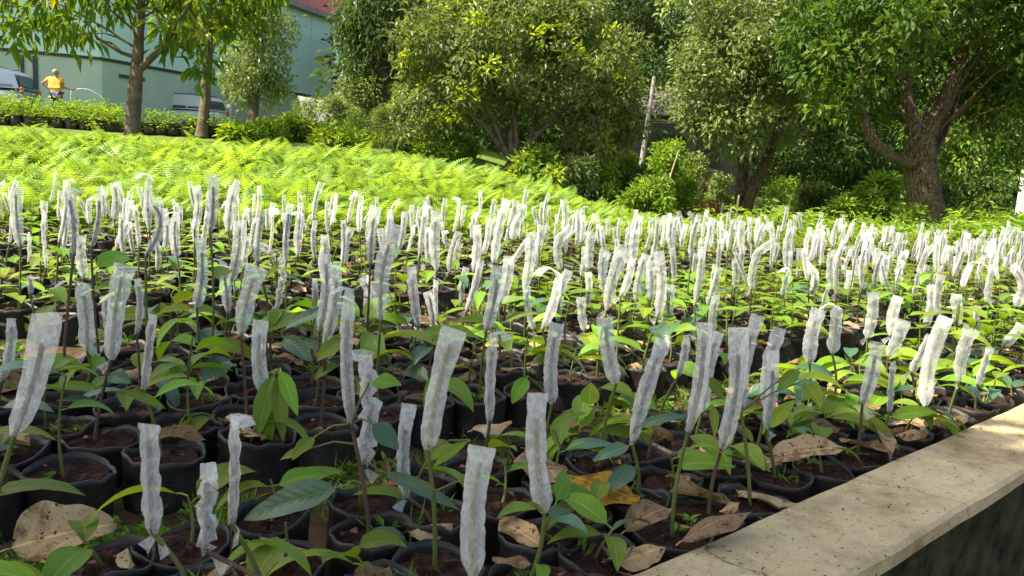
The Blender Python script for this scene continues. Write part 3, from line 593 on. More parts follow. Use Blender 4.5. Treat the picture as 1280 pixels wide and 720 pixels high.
# ------------------------------------------------------------------ bright fern bed behind the saplings
def frond_geo(L, arch, g, npin=18, base=.22):
    t = np.linspace(0, 1, 9); ang = 1.42 - arch * t ** 1.35
    x = np.concatenate([[0], np.cumsum(np.cos(ang[:-1]) * L / 8)]); z = np.concatenate([[0], np.cumsum(np.sin(ang[:-1]) * L / 8)])
    q = np.linspace(base, .98, npin); X = np.interp(q, t, x); Z = np.interp(q, t, z); A = np.interp(q, t, ang)
    pl = L * .27 * np.sin(math.pi * np.clip((q - base) / (1 - base) * .8 + .2, 0, 1)) ** .8 + .01; V = []
    for sgn in (-1, 1):
        b = np.stack([X, 0 * X, Z], 1); fwd = np.stack([np.cos(A), 0 * A, np.sin(A)], 1)
        tip = b + fwd * (pl * .3)[:, None]; tip[:, 1] += sgn * pl * .92; tip[:, 2] -= pl * .22
        w_ = fwd * (.006 + .034 * pl)[:, None]; mid = b * .45 + tip * .55
        V.append(np.stack([b - w_ * .4, mid - w_, tip, mid + w_], 1))
    V = np.concatenate(V).reshape(-1, 3); k = np.arange(npin * 2)[:, None] * 4
    st_ = np.stack([x, 0 * x, z], 1)
    return V, k + np.array([0, 1, 2, 3]), st_
g = np.random.default_rng(55)
FR = [frond_geo(.34 + .16 * g.random(), .8 + 1.2 * g.random(), g) for _ in range(10)]
def fern_at(mb, p, sc, g, n=None, tb=0.0):
    for q in range(n or g.integers(6, 10)):
        V, f, stp = FR[g.integers(10)]; a = g.random() * 6.28; c, s_ = math.cos(a), math.sin(a); k = sc * (.7 + .5 * g.random()); tw = g.normal() * .25
        Rm = np.array([[c, -s_, 0], [s_, c, 0], [0, 0, 1]]) @ np.array([[1, 0, 0], [0, math.cos(tw), -math.sin(tw)], [0, math.sin(tw), math.cos(tw)]])
        o = p + np.array([g.normal() * .03, g.normal() * .03, 0]); t_ = np.clip(.25 + .6 * g.random() + tb, 0, 1)
        mb.add(V @ Rm.T * k + o, f, np.clip(t_ + g.normal(size=len(f)) * .06, 0, 1), 0)
        TV, TF = tube(stp[::2] @ Rm.T * k + o, np.linspace(.005, .0015, 5), 3); mb.add(TV, TF, .5, 1)
mb = MB(); nf = 0
for _ in range(16000):
    y = 5.8 + 7.5 * g.random() ; x = -9 + 13.5 * g.random()
    edge = 5.65 + (x + 3.5) * .36 + .35
    back = 11.2 if x < -2.5 else 11.2 - (x + 2.5) * .15
    if y < edge or y > back: continue
    px, py, q = proj((x, y, .8))
    if px < -60 or px > 905 - max(0, (9 - y)) * 25: continue
    if px > 700 and y < edge + .3: continue
    sc = (.95 + .3 * g.random()) * (1.0 if px < 520 else max(.5, 1 - (px - 520) / 520))
    if y < edge + .6: sc *= .85
    fern_at(mb, np.array([x, y, float(terrain(x, y))]), sc, g); nf += 1
    if nf > 1500: break
print('ferns', nf)
tag(mb.build('fern_bed', [M['fern'], M['fern_stalk']], smooth_=False), 'bright yellow green feathery ferns growing in a thick sunlit bed', 'ferns', kind='stuff')

# ------------------------------------------------------------------ ground litter, weeds, grass
g = np.random.default_rng(77)
mb = MB(); n = 5200; s = g.uniform(-2, 7.5, n); t = g.random(n) ** 1.4 * 4.6; P = np.array([st(a, b) for a, b in zip(s, t)])
P[:, 2] = terrain(P[:, 0], P[:, 1]) + .012 + .02 * g.random(n); onbag = g.random(n) < .35; 
for i_ in np.where(onbag)[0]:
    b_ = BAGS[g.integers(len(BAGS))]; P[i_] = b_['p'] + np.array([g.normal() * .03, g.normal() * .03, .137 + .006 * g.random()])
leaf_cloud(mb, P, g.normal(size=(n, 3)) * [1, 1, .1], np.array([0, 0, 1.]) + g.normal(size=(n, 3)) * .2, .012 + .055 * g.random(n) ** 3, .008 + .028 * g.random(n) ** 3, g.random(n), fold=.15)
k = 240; t_ = -.205 + .2 * g.random(k) ** .6; P = np.array([st(a, b) for a, b in zip(g.uniform(-.3, 4, k), t_)]); P[:, 2] = .155
leaf_cloud(mb, P, g.normal(size=(k, 3)) * [1, 1, .05], np.array([0, 0, 1.]) + g.normal(size=(k, 3)) * .15, .004 + .012 * g.random(k) ** 2, .002 + .005 * g.random(k), g.random(k) * .7, fold=.1)
tag(mb.build('leaf_litter', M['litter'], smooth_=False), 'brown leaf crumbs and twigs scattered over the soil between the bags', 'leaf litter', kind='stuff')
mb = MB()
def rosette(c, n, L, W, lift=.6):
    a = g.random(n) * 6.28; D = np.stack([np.cos(a), np.sin(a), lift * (.3 + g.random(n))], 1)
    leaf_cloud(mb, np.repeat(c[None], n, 0) + g.normal(size=(n, 3)) * [.006, .006, .004], D, np.array([0, 0, 1.]) + g.normal(size=(n, 3)) * .2, L * (.6 + .8 * g.random(n)), W, g.random(n))
def tuft(c, n, L):
    D = np.array([0, 0, 1.]) + g.normal(size=(n, 3)) * [.9, .9, .2]; leaf_cloud(mb, np.repeat(c[None], n, 0) + g.normal(size=(n, 3)) * [.01, .01, 0], D, g.normal(size=(n, 3)) + [0, -1, 0], L * (.4 + .8 * g.random(n)), .0035, .3 + .6 * g.random(n), fold=.1)
for _ in range(520):
    b = BAGS[g.integers(len(BAGS))]; c = b['p'] + np.array([g.normal() * .035, g.normal() * .035, .132])
    if b['d'] > 5: continue
    rosette(c, g.integers(4, 10), .022, .010) if g.random() < .6 else tuft(c, 6, .05)
for _ in range(1500):
    q = g.random()
    if q < .5: t = g.uniform(.62, .84); s = g.uniform(-1.6, 5.5)
    elif q < .8: t = g.uniform(2.06, 2.5); s = g.uniform(-2, 6)
    else: t = g.uniform(.8, 5); s = g.uniform(-2, 6)
    c = st(s, t); c[2] = float(terrain(c[0], c[1])) + .01
    rosette(c, g.integers(5, 12), .03, .012) if g.random() < .62 else tuft(c, 7, .055)
tag(mb.build('weeds', M['weed'], smooth_=False), 'small green weeds and grass sprouting between the grow bags', 'weeds', kind='stuff')
# low seedling bed, right rear
mb = MB(); nn = 0
for _ in range(2600):
    x = g.uniform(1.5, 9); y = g.uniform(6.2, 11.8); px, py, q = proj((x, y, .2)); edge = 5.55 + (x + 3.5) * .36
    if x < 5.0 and y < edge + .15: continue
    if px < 860 + (y - 8) * 20 or px > 1330: continue
    if math.hypot(x - 6.15, y - 12.2) < .5: continue
    zt = float(terrain(x, y)); nn += 1; h = .12 + .16 * g.random() + (.1 if px > 1180 else 0)
    k = g.integers(7, 13); a = g.random(k) * 6.28; c = np.array([x, y, zt + h]) + g.normal(size=(k, 3)) * [.03, .03, h * .25]
    leaf_cloud(mb, c, np.stack([np.cos(a), np.sin(a), .3 - .8 * g.random(k)], 1), np.array([0, 0, 1.]) + g.normal(size=(k, 3)) * .3, .08 + .06 * g.random(k), .03 + .02 * g.random(k), np.where(g.random(k) < .06, .97, .25 + .6 * g.random(k)), mat=0)
    add_tube(mb, [[x, y, zt], [x, y, zt + h]], .003, 4, .5, 1, cap=False)
tag(mb.build('seedling_bed', [FOL['bright'], M['stem']], smooth_=False), 'bed of short leafy green seedlings without sleeves beside the large tree', 'seedlings', kind='stuff')

# ------------------------------------------------------------------ trees
def B(x, y, depth):  # ground point seen at pixel column x at this depth, standing on the terrain
    p = at(x, y, depth); return np.array([p[0], p[1], float(terrain(p[0], p[1]))])
def rel(base, x, y, depth): return tuple(at(x, y, depth) - base)
def spot(x, depth): 
    p = at(x, 200, depth); return np.array([p[0], p[1], float(terrain(p[0], p[1]))])
# left tree with big hanging leaves
b = spot(164, 11.5)
f1 = rel(b, 171, 90, 11.5); f2 = rel(b, 178, 0, 11.5); f3 = rel(b, 205, 58, 11.4); f4 = rel(b, 240, 0, 11.2)
root = tree('broadleaf_tree', 'slim leaning tree with large hanging yellow green leaves, in front of the sage wall', 'tree', b,
     [(0, 0, 0, .11), (*rel(b, 168, 120, 11.5), .10), (*f1, .085), (*rel(b, 175, 30, 11.5), .06), (*rel(b, 181, -50, 11.5), .05)],
     [(rel(b, 50, -5, 11.2), (1.5, .9, .5)), (rel(b, 190, -55, 11.5), (1.4, 1.2, .7)), (rel(b, 240, 15, 11.5), (.65, .7, .55)), (rel(b, 110, -5, 11.3), (.9, .8, .38)), (rel(b, 310, -60, 11.8), (.8, .7, .5)), (rel(b, 235, 75, 11.6), (.22, .3, .14)), (rel(b, -20, 25, 11.2), (.6, .6, .5))],
     2000, .24, .082, 'broad', 'bark2', ncl=120, cr=.26, droop=.9, fresh=.16, limbs=16, lr=.018,
     extra=[([f1, rel(b, 190, 72, 11.45), f3, f4], [.06, .05, .04, .02]), ([rel(b, 170, 72, 11.5), rel(b, 152, 66, 11.4), rel(b, 122, 48, 11.3), rel(b, 112, 30, 11.3)], [.03, .026, .02, .012]), ([f3, rel(b, 240, 50, 11.4), rel(b, 262, 38, 11.4)], [.03, .022, .012])])
b = spot(252, 13.5)
tree('broadleaf_tree', 'thin dark trunked tree directly in front of the silver car', 'tree', b,
     [(0, 0, 0, .095), (*rel(b, 257, 120, 13.5), .082), (*rel(b, 261, 60, 13.5), .07), (*rel(b, 262, -20, 13.5), .06)],
     [(rel(b, 262, 5, 13.5), (.85, .9, .7)), (rel(b, 290, -30, 13.5), (.9, .9, .6)), (rel(b, 245, 60, 13.3), (.22, .3, .22)), (rel(b, 320, 5, 13.8), (.4, .5, .45)), (rel(b, 246, 95, 13.3), (.15, .2, .12))],
     1500, .2, .065, 'broad', 'bark2', ncl=80, cr=.24, droop=1.0, fresh=.1, limbs=12, lr=.025)
b = spot(314, 19)
tree('leafy_tree', 'round headed small tree with a pinkish trunk close to the teal building corner', 'tree', b,
     [(0, 0, 0, .13), (*rel(b, 317, 120, 19), .12), (*rel(b, 322, 75, 19), .09)],
     [(rel(b, 320, 70, 19), (.85, .9, 1.05)), (rel(b, 300, 100, 19), (.5, .6, .45)), (rel(b, 343, 95, 19), (.4, .5, .4)), (rel(b, 330, 20, 19), (.8, .9, .7))],
     5200, .13, .055, 'pale', 'bark2', ncl=110, cr=.3, droop=.6, fresh=.12, limbs=14, lr=.03)
# multi-stemmed dome tree in the middle
b = spot(640, 13.5)
ex = []
for (x1, y1, x2, y2, x3, y3, d2) in [(628, 182, 612, 140, 585, 95, 13.2), (646, 178, 642, 130, 632, 60, 13.4), (660, 182, 672, 140, 690, 70, 13.8), (622, 180, 606, 158, 560, 120, 13.0), (655, 186, 690, 150, 740, 110, 13.6), (638, 170, 650, 120, 655, 50, 14.0)]:
    ex.append(([(0, 0, .0), rel(b, 640, 200, 13.5), rel(b, x1, y1, 13.4), rel(b, x2, y2, d2), rel(b, x3, y3, d2)], [.075, .06, .042, .032, .018]))
tree('mango_tree', 'wide domed tree with several forking red brown stems and yellow new growth on top', 'tree', b,
     [(0, 0, 0, .12), (.02, 0, .16, .10), (.03, 0, .28, .07)],
     [(rel(b, 560, 90, 13.2), (.85, 1.0, .85)), (rel(b, 640, 60, 13.3), (1.15, 1.2, 1.0)), (rel(b, 730, 95, 13.6), (.95, 1.1, .95)), (rel(b, 640, 20, 13.8), (1.3, 1.2, .75)), (rel(b, 535, 140, 13.1), (.5, .7, .45)), (rel(b, 755, 160, 13.7), (.6, .8, .55)), (rel(b, 720, 40, 13.8), (.8, .9, .7)), (rel(b, 545, 50, 13.4), (.6, .8, .5))],
     21000, .125, .055, 'mango', 'bark2', ncl=420, cr=.21, droop=.12, fresh=.15, limbs=4, lr=.012, extra=ex, shell=.72)
# twin trunked pale tree
b = spot(932, 15)
tree('shade_tree', 'grey green tree with a dark upright trunk and a second stem leaning across it', 'tree', b,
     [(0, 0, 0, .15), (*rel(b, 929, 215, 15), .10), (*rel(b, 931, 150, 15), .08), (*rel(b, 928, 100, 15), .06)],
     [(rel(b, 915, 85, 14.8), (1.0, 1.2, 1.1)), (rel(b, 880, 105, 14.6), (.7, .8, .75)), (rel(b, 960, 45, 15.2), (1.2, 1.3, 1.0)), (rel(b, 930, 10, 15), (1.4, 1.4, .9)), (rel(b, 915, 155, 14.6), (.75, .8, .55)), (rel(b, 1000, 110, 15.3), (.6, .9, .6)), (rel(b, 980, 150, 15.4), (.4, .6, .4))],
     18000, .115, .058, 'pale', 'bark', ncl=330, cr=.26, droop=.3, fresh=.03, limbs=14, lr=.018, shell=.65,
     extra=[([(0.05, -.05, 0), rel(b, 940, 240, 14.8), rel(b, 962, 190, 14.9), rel(b, 985, 135, 15)], [.12, .105, .095, .07])])
# the large rough tree on the right
b = spot(1162, 12.5)
tree('shade_tree', 'large tree with a thick cracked mossy trunk and a long low bough curving upwards', 'tree', b,
     [(0, 0, 0, .30), (*rel(b, 1160, 270, 12.5), .265), (*rel(b, 1151, 215, 12.5), .25), (*rel(b, 1148, 172, 12.5), .235)],
     [(rel(b, 1080, 60, 12.2), (1.0, 1.3, .9)), (rel(b, 1180, 70, 13.9), (1.5, .9, .9)), (rel(b, 1270, 50, 12.6), (1.2, 1.3, 1.0)), (rel(b, 1120, 0, 12.5), (1.7, 1.5, .9)), (rel(b, 1050, 105, 12.0), (.5, .7, .45)), (rel(b, 1250, 120, 13.3), (.8, .8, .45)), (rel(b, 1110, 115, 13.6), (.7, .7, .6)), (rel(b, 1020, 60, 12.2), (.4, .6, .6)), (rel(b, 1250, -40, 12.5), (1.7, 1.6, .9))],
     17000, .14, .068, 'mossgreen', 'bark_moss', ncl=300, cr=.32, droop=.3, fresh=.06, limbs=18, lr=.025, shell=.5, sides=18, tint=(.05, .6),
     extra=[([rel(b, 1140, 205, 12.3), rel(b, 1112, 195, 12.2), rel(b, 1088, 172, 12.1), rel(b, 1079, 140, 12.1), rel(b, 1080, 70, 12.1)], [.10, .09, .08, .07, .04]),
            ([rel(b, 1150, 180, 12.5), rel(b, 1135, 130, 12.5), rel(b, 1128, 60, 12.5)], [.14, .10, .06]),
            ([rel(b, 1152, 175, 12.5), rel(b, 1180, 130, 12.5), rel(b, 1205, 60, 12.6), rel(b, 1215, 0, 12.6)], [.16, .13, .09, .06]),
            ([rel(b, 1160, 190, 12.6), rel(b, 1185, 150, 12.8), rel(b, 1230, 110, 13)], [.11, .08, .04])])
# far trees that close the view
FAR = [
 (475, 19, (-40, 5), [((486, 15), (1.0, 1.3, 1.2)), ((490, 75), (.9, 1.2, .9)), ((456, 40), (.45, .7, .7))], 'dark', 6500, .17, .05, 'dark tree with drooping foliage touching the corner of the teal building', 1.1),
 (515, 21, None, [((530, 10), (2.0, 1.6, 1.6)), ((505, 90), (.9, 1, 1.1))], 'pale', 4500, .15, .05, 'feathery pale tree rising behind the left shoulder of the domed tree', 1.0),
 (760, 24, None, [((760, 20), (2.4, 2, 2)), ((795, 70), (1.4, 1.4, 1.3)), ((810, 10), (1.8, 1.6, 1.4))], 'dark', 7000, .17, .07, 'tall very dark tree rising behind the leaning utility pole', .25),
 (700, 27, None, [((700, 20), (3, 2, 2.4)), ((640, 10), (2.6, 2, 2))], 'dark', 5200, .2, .08, 'dark tree glimpsed straight behind the domed tree', .25),
 (850, 34, None, [((850, 10), (3, 2.4, 2.6)), ((840, 80), (2.2, 2, 1.6))], 'dark', 5200, .2, .08, 'dark tree above the small grey house', .25),
 (1000, 26, None, [((1000, 60), (2.4, 2, 2.2)), ((1010, 140), (2.4, 2, 2)), ((985, 195), (1.5, 1.4, 1.0))], 'dark', 8200, .19, .075, 'dark bushy tree filling the gap between the twin stemmed and mossy trees', .25),
 (1075, 28, None, [((1075, 80), (2.6, 2, 2.4)), ((1080, 170), (2.4, 2, 1.8)), ((1060, 220), (1.6, 1.4, .9))], 'dark', 8200, .19, .075, 'dense dark tree beneath the curving low bough', .25),
 (1215, 20, None, [((1220, 130), (2.0, 1.8, 1.5)), ((1210, 200), (1.6, 1.4, 1.0)), ((1265, 150), (1.4, 1.4, 1.5))], 'mossgreen', 6500, .15, .065, 'sunlit bushy tree just right of the mossy trunk', .6),
 (1290, 30, None, [((1280, 100), (3, 2.4, 2.4)), ((1300, 20), (3, 2.4, 2.4)), ((1240, 30), (3, 2, 2.4))], 'dark', 6500, .2, .08, 'dark tree closing the view past the red and white post', .25),
 (930, 33, None, [((930, 60), (3, 2.5, 3)), ((940, 160), (2.6, 2, 1.8)), ((900, 190), (2.0, 1.6, 1.0))], 'dark', 6800, .2, .08, 'dark tree glimpsed through the stems of the twin stemmed tree', .25),
 (585, 24, None, [((585, 40), (2.2, 1.8, 2)), ((560, 120), (2.0, 1.6, 1.6)), ((620, 140), (1.8, 1.6, 1.4))], 'dark', 5500, .17, .07, 'dark tree filling the space beneath the dome of the forking tree', .25),
 (720, 22, None, [((715, 150), (1.8, 1.6, 1.2)), ((660, 150), (1.2, 1.2, 1.0)), ((760, 120), (1.5, 1.4, 1.4))], 'dark', 5500, .16, .065, 'low dark tree under the right edge of the forking tree', .25),
]
for x, d, _, bl, fol, nl, L, W, lab, dr in FAR:
    b = spot(x, d); top = at(x, 60, d)[2] - b[2]
    tree('background_tree', lab, 'tree', b, [(0, 0, 0, .2), (.1, 0, top * .4, .16), (.05, .1, top * .8, .12)], [(rel(b, px, py, d), rr) for (px, py), rr in bl],
         int(nl * 1.35), L, W * 1.1, fol, 'bark', 'trees behind the beds', ncl=150, cr=.55 if d > 20 else .4, droop=dr, fresh=.03, limbs=14, lr=.05, shell=.4)
# far-off wood
mb = MB(); g2 = np.random.default_rng(5)
C = []
for k in range(900):
    a = R(-2 + 62 * g2.random()) if k % 5 else R(-2 - 10 * g2.random()); dist = 38 + 14 * g2.random(); C.append([math.sin(a) * dist, math.cos(a) * dist, -.5 + 9.5 * g2.random() ** 1.2])
C = np.array(C); clump(mb, C, 1.9, 46000, .5, .3, .3, (.1, .8), .03, g=g2)
tag(mb.build('distant_wood', FOL['dark'], smooth_=False), 'far wood of dark trees reading as one mass behind everything', 'wood', kind='stuff')

# shade tree standing outside the frame on the left: its crown shades the near bags
b = np.array([-4.7, 0.5, 0.0])
tree('shade_tree', 'tree beside the bed whose crown shades the nearest grow bags', 'tree', b, [(0, 0, -.05, .2), (.1, 0, 1.8, .17), (.5, .1, 3.2, .13)],
     [((1.5, .0, 4.3), (2.0, 1.6, .8)), ((.4, .2, 4.7), (1.6, 1.6, .8)), ((2.7, -.9, 4.3), (1.3, 1.0, .6)), ((3.0, .1, 4.1), (.8, .8, .5))],
     11000, .2, .09, 'bright', 'bark', ncl=210, cr=.34, droop=.4, limbs=20, lr=.05, shell=.2)

# ------------------------------------------------------------------ shrubs
def shrub(name, x, ytop, d, wpx, fol, n, L, W, lab, stems=6, droop=.2, fresh=.1, group=None, ybase=None, tint=(.2, .85)):
    b = spot(x, d); root = empty(name, b); tag(root, lab, 'shrub', group)
    if ybase is None: zb = 0
    else: zb = at(x, ybase, d)[2] - b[2]
    h = at(x, ytop, d)[2] - b[2]; w_ = wpx * d / F / 2; m = max(14, int(n / 55)); C = []
    for k in range(m):
        f = rng.random() ** .8; a = rng.random() * 6.28; r_ = w_ * (.95 - .45 * f ** 2) * rng.random() ** .5
        C.append([r_ * math.cos(a), r_ * math.sin(a), zb + (h - zb) * (.12 + .85 * f) * (1 - .15 * (r_ / w_) ** 2)])
    C = np.array(C); mb = MB()
    for k in rng.choice(m, min(stems, m), replace=False): limb(mb, (C[k][0] * .1, C[k][1] * .1, 0), C[k], .018, .005, sides=5)
    mb.build('stem', M['bark2'], root); mb = MB(); clump(mb, C, max(.1, w_ * .32), n, L, W, droop, tint, fresh); mb.build('foliage', FOL[fol], root, smooth_=False); return root
SH = [
 ('shrub', 330, 158, 14.2, 60, 'bright', 1500, .12, .05, 'sunny shrub just behind the left half of the fern bed'),
 ('shrub', 545, 176, 13.2, 70, 'bright', 1500, .12, .05, 'sunny shrub covering the left foot of the forking stems'),
 ('shrub', 668, 190, 12.7, 80, 'bright', 1700, .11, .05, 'sunny low shrub right of the forking stems'),
 ('shrub', 725, 200, 12.9, 70, 'pale', 1600, .10, .045, 'pale shrub under the right half of the domed tree'),
 ('shrub', 783, 190, 15, 50, 'bright', 1500, .11, .05, 'leafy shrub directly left of the utility pole'),
 ('shrub', 815, 222, 12.6, 70, 'bright', 1500, .10, .045, 'low sunny shrub at the tail of the fern bed'),
 ('shrub', 950, 248, 16.5, 50, 'pale', 900, .10, .045, 'low plant on the lawn edge right of the twin stems'),
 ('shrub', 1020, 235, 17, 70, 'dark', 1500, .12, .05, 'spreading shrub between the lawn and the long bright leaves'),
 ('shrub', 368, 150, 15, 70, 'bright', 1500, .12, .05, 'bright green leafy shrub below the dark garage opening'),
 ('shrub', 300, 165, 13.5, 60, 'bright', 1100, .13, .06, 'low broad leaved shrub at the foot of the pinkish trunked tree'),
 ('feathery_shrub', 383, 122, 18, 50, 'feather', 2600, .07, .015, 'feathery fresh green shrub in front of the dark garage opening'),
 ('shrub', 416, 122, 17.5, 54, 'pale', 2000, .1, .045, 'speckled shrub below the corner of the teal building'),
 ('feathery_shrub', 443, 137, 16.5, 30, 'feather', 1700, .06, .014, 'narrow feathery shrub left of its twin'),
 ('feathery_shrub', 474, 133, 16.5, 28, 'feather', 1700, .06, .014, 'narrow feathery shrub right of its twin'),
 ('shrub', 450, 100, 19, 80, 'pale', 2600, .11, .05, 'tall leafy shrub under the drooping dark tree'),
 ('shrub', 505, 108, 17, 50, 'pale', 1800, .1, .045, 'brownish topped shrub against the left side of the domed tree'),
 ('shrub', 430, 172, 14, 90, 'bright', 1900, .12, .05, 'sunlit shrub among the ferns below the twin feathery shrubs'),
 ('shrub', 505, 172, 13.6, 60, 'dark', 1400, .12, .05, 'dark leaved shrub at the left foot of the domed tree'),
 ('shrub', 575, 178, 14.2, 80, 'bright', 1500, .11, .05, 'leafy shrub between ferns and the forking stems'),
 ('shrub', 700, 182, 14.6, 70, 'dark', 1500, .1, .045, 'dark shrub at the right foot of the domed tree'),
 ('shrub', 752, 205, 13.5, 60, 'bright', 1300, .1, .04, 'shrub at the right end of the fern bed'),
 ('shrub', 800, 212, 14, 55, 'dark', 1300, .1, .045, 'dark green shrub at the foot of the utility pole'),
 ('shrub', 838, 180, 17, 70, 'bright', 2200, .11, .05, 'tall yellow green shrub around the thin pale stake'),
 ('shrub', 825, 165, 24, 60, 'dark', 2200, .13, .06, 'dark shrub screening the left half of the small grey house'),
 ('shrub', 870, 195, 18, 50, 'pale', 1400, .11, .05, 'pale shrub beside the square brick pillar'),
 ('shrub', 860, 225, 15, 60, 'bright', 1100, .1, .04, 'low yellowish shrub near the reddish plant'),
 ('shrub', 905, 218, 16, 38, 'pale', 1000, .09, .04, 'silvery shrub just left of the twin stems'),
 ('shrub', 985, 228, 24, 60, 'bright', 900, .13, .05, 'small bush across the lawn between the twin stemmed and mossy trees'),
 ('shrub', 1062, 250, 14.5, 34, 'bright', 420, .2, .06, 'rosette of long bright leaves left of the mossy trunk'),
 ('shrub', 1105, 222, 16, 70, 'bright', 1500, .15, .07, 'broad leaved plant with one yellow leaf beside the mossy trunk'),
 ('shrub', 1150, 262, 11.9, 44, 'bright', 420, .09, .05, 'climbing weed round the foot of the mossy trunk'),
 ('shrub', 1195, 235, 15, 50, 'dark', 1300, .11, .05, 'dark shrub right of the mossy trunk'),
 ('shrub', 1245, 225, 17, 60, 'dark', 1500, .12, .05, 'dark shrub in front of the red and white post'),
]
for a in SH: shrub(*a)
# clipped low hedge on the right
hb = spot(1245, 13.5); root = empty('low_hedge', hb); tag(root, 'low clipped light green hedge running behind the seedlings on the right', 'hedge'); mb = MB()
k = 3600; P = np.stack([rng.uniform(-1.7, 3.6, k), rng.uniform(-.9, .9, k), .40 + rng.normal(size=k) * .05], 1); P[: k // 3, 1] = -.9; P[: k // 3, 2] = rng.uniform(0, .42, k // 3)
leaf_cloud(mb, P, rng.normal(size=(k, 3)) * [1, 1, .5], np.array([0, -.3, 1.]) + rng.normal(size=(k, 3)) * .4, .07, .035, .3 + .6 * rng.random(k)); mb.build('foliage', FOL['bright'], root, smooth_=False)
mb = MB()
for x in np.arange(-1.5, 3.5, .35): add_tube(mb, [[x, 0, 0], [x + .03, .02, .4]], .012, 5)
mb.build('stem', M['bark2'], root)

# ------------------------------------------------------------------ potted shrubs on the left terrace
NP = []
for k, x in enumerate(list(range(174, 300, 15))): NP.append((x, 13.8, .25 + .1 * rng.random()))
for row in range(3):
    for k in range(13): NP.append((-18 + k * 13.5 + row * 4, 15.0 + row * 1.1, .36 + .14 * rng.random()))
for k in range(9): NP.append((-10 + k * 17, 14.0, .34 + .12 * rng.random()))
NP.sort(key=lambda v: v[0])
protoB = None
fm = []
for k in range(5):
    mb = MB(); C = np.array([[rng.normal() * .06, rng.normal() * .06, .14 + .5 * rng.random()] for _ in range(9)]); clump(mb, C, .11, 190, .075, .028, -.1, (.2, .9), .25); fm.append(mb.mesh('foliage', FOL['bright'], False))
cnt = {}
for x, d, h in NP:
    b = spot(x, d); root = empty('potted_shrub', b); key = 'front' if d < 14.5 else 'back'; 
    rowname = {13.8: 'in the dark pots below the silver car', 14.0: 'in the front line below the man in orange', 15.0: 'in the second line below the man in orange', 16.1: 'in the third line below the man in orange', 17.2: 'in the last line below the man in orange'}[round(d, 1)]
    cnt[rowname] = cnt.get(rowname, 0) + 1
    tag(root, f"bushy potted shrub, {ordinal(cnt[rowname])} from the left {rowname}", 'potted shrub', 'potted shrubs on the terrace')
    p = link('grow_bag', BAGM[rng.integers(7)], root); p.scale = (1.5, 1.5, 1.35)
    f = link('foliage', fm[rng.integers(5)], root); f.scale = (1.25, 1.25, h / .55); f.rotation_euler = (0, 0, rng.random() * 6)

# ------------------------------------------------------------------ building
def hor(x): return 203.7 + (x - 650) * math.tan(ROLL)
A0 = at(-200, 40, 29.5)[:2]; A1 = at(127, 75, 33)[:2]; B1 = at(413, 115, 50)[:2]; C1 = at(424, 115, 55)[:2]
root = empty('teal_building', (A1[0], A1[1], 1.2)); tag(root, 'two storey building with pale teal cladding above a sage green ground floor', 'building')
def wallseg(mb, p, q, z0, z1, thick, off=0.0):
    p = np.array(p); q = np.array(q); d = q - p; L = np.hypot(*d); a = math.atan2(d[1], d[0]); nrm = np.array([d[1], -d[0]]) / L
    c = (p + q) / 2 - nrm * (thick / 2 - off) - A1; box(mb, (c[0], c[1], (z0 + z1) / 2 - 1.2), (L, thick, z1 - z0), a)
zb = 4.05; zt_ = 8.65
mb = MB(); wallseg(mb, A0, A1, zb, zt_, .4, .12); mb.build('upper_wall', M['teal'], root, smooth_=False)
mb = MB(); wallseg(mb, A1, B1, zb + .003, zt_ + .003, .4, .12); mb.build('upper_wall', M['teal'], root, smooth_=False)
mb = MB(); wallseg(mb, B1, C1, zb - .1, zt_ + .1, .4, .12); mb.build('upper_wall', M['teal'], root, smooth_=False)
q = A1 + (B1 - A1) * .80
mb = MB(); wallseg(mb, A0, A1, 0, zb - .12, .3); mb.build('lower_wall', M['sage'], root, smooth_=False)
mb = MB(); wallseg(mb, A1, q, 0, zb - .123, .3); mb.build('lower_wall', M['sage'], root, smooth_=False)
mb = MB(); wallseg(mb, A0, A1, zb - .12, zb - .003, .3, .05); wallseg(mb, A1, B1, zb - .125, zb - .004, .3, .053); mb.build('band', M['darkgrey'], root, smooth_=False)
mb = MB(); wallseg(mb, q, B1, 0, zb - .13, .3, -2.2); mb.build('garage_opening', M['black'], root, smooth_=False)
def on(p, q, f): return np.array(p) + (np.array(q) - np.array(p)) * f
for f0 in np.arange(.08, 1.0, .13):   # cladding joints
    for (p_, q_) in ((A0, A1), (A1, B1)):
        mb = MB(); a_ = on(p_, q_, f0); b_ = on(p_, q_, f0 + .0022); wallseg(mb, a_, b_, zb, zt_, .05, .124); mb.build('cladding_joint', M['sage'], root, smooth_=False)
for z in (5.6, 7.2):
    for (p_, q_) in ((A0, A1), (A1, B1)):
        mb = MB(); wallseg(mb, p_, q_, z, z + .035, .05, .125); mb.build('cladding_joint', M['sage'], root, smooth_=False)
fa = lambda px: on(A0, A1, (px + 200) / 327.0)
for px0, px1 in ((13, 18), (29, 36)):
    mb = MB(); wallseg(mb, fa(px0 + 4), fa(px1 + 4), 1.2, zb - .2, .06, .03); mb.build('door_opening', M['darkgrey'], root, smooth_=False)
mb = MB(); wallseg(mb, on(A1, B1, .05), on(A1, B1, .13), 3.35, 3.5, .1, .06); mb.build('vent', M['darkgrey'], root, smooth_=False)
mb = MB(); c = on(A1, B1, .47) - A1; add_tube(mb, [[c[0], c[1] - .35, 0], [c[0], c[1] - .35, 2.8]], .06, 8); mb.build('drainpipe', M['white'], root)
mb = MB(); wallseg(mb, A0, A1, zt_, zt_ + .3, 1.5, .6); wallseg(mb, A1, B1, zt_ + .004, zt_ + .3, 1.5, .6); mb.build('roof', M['fascia'], root, smooth_=False)
mb = MB(); wallseg(mb, on(A1, B1, .72), C1, zt_ + .3, zt_ + 2.6, .4, .2); mb.build('roof_sign', M['red'], root, smooth_=False)
mb = MB(); V = []
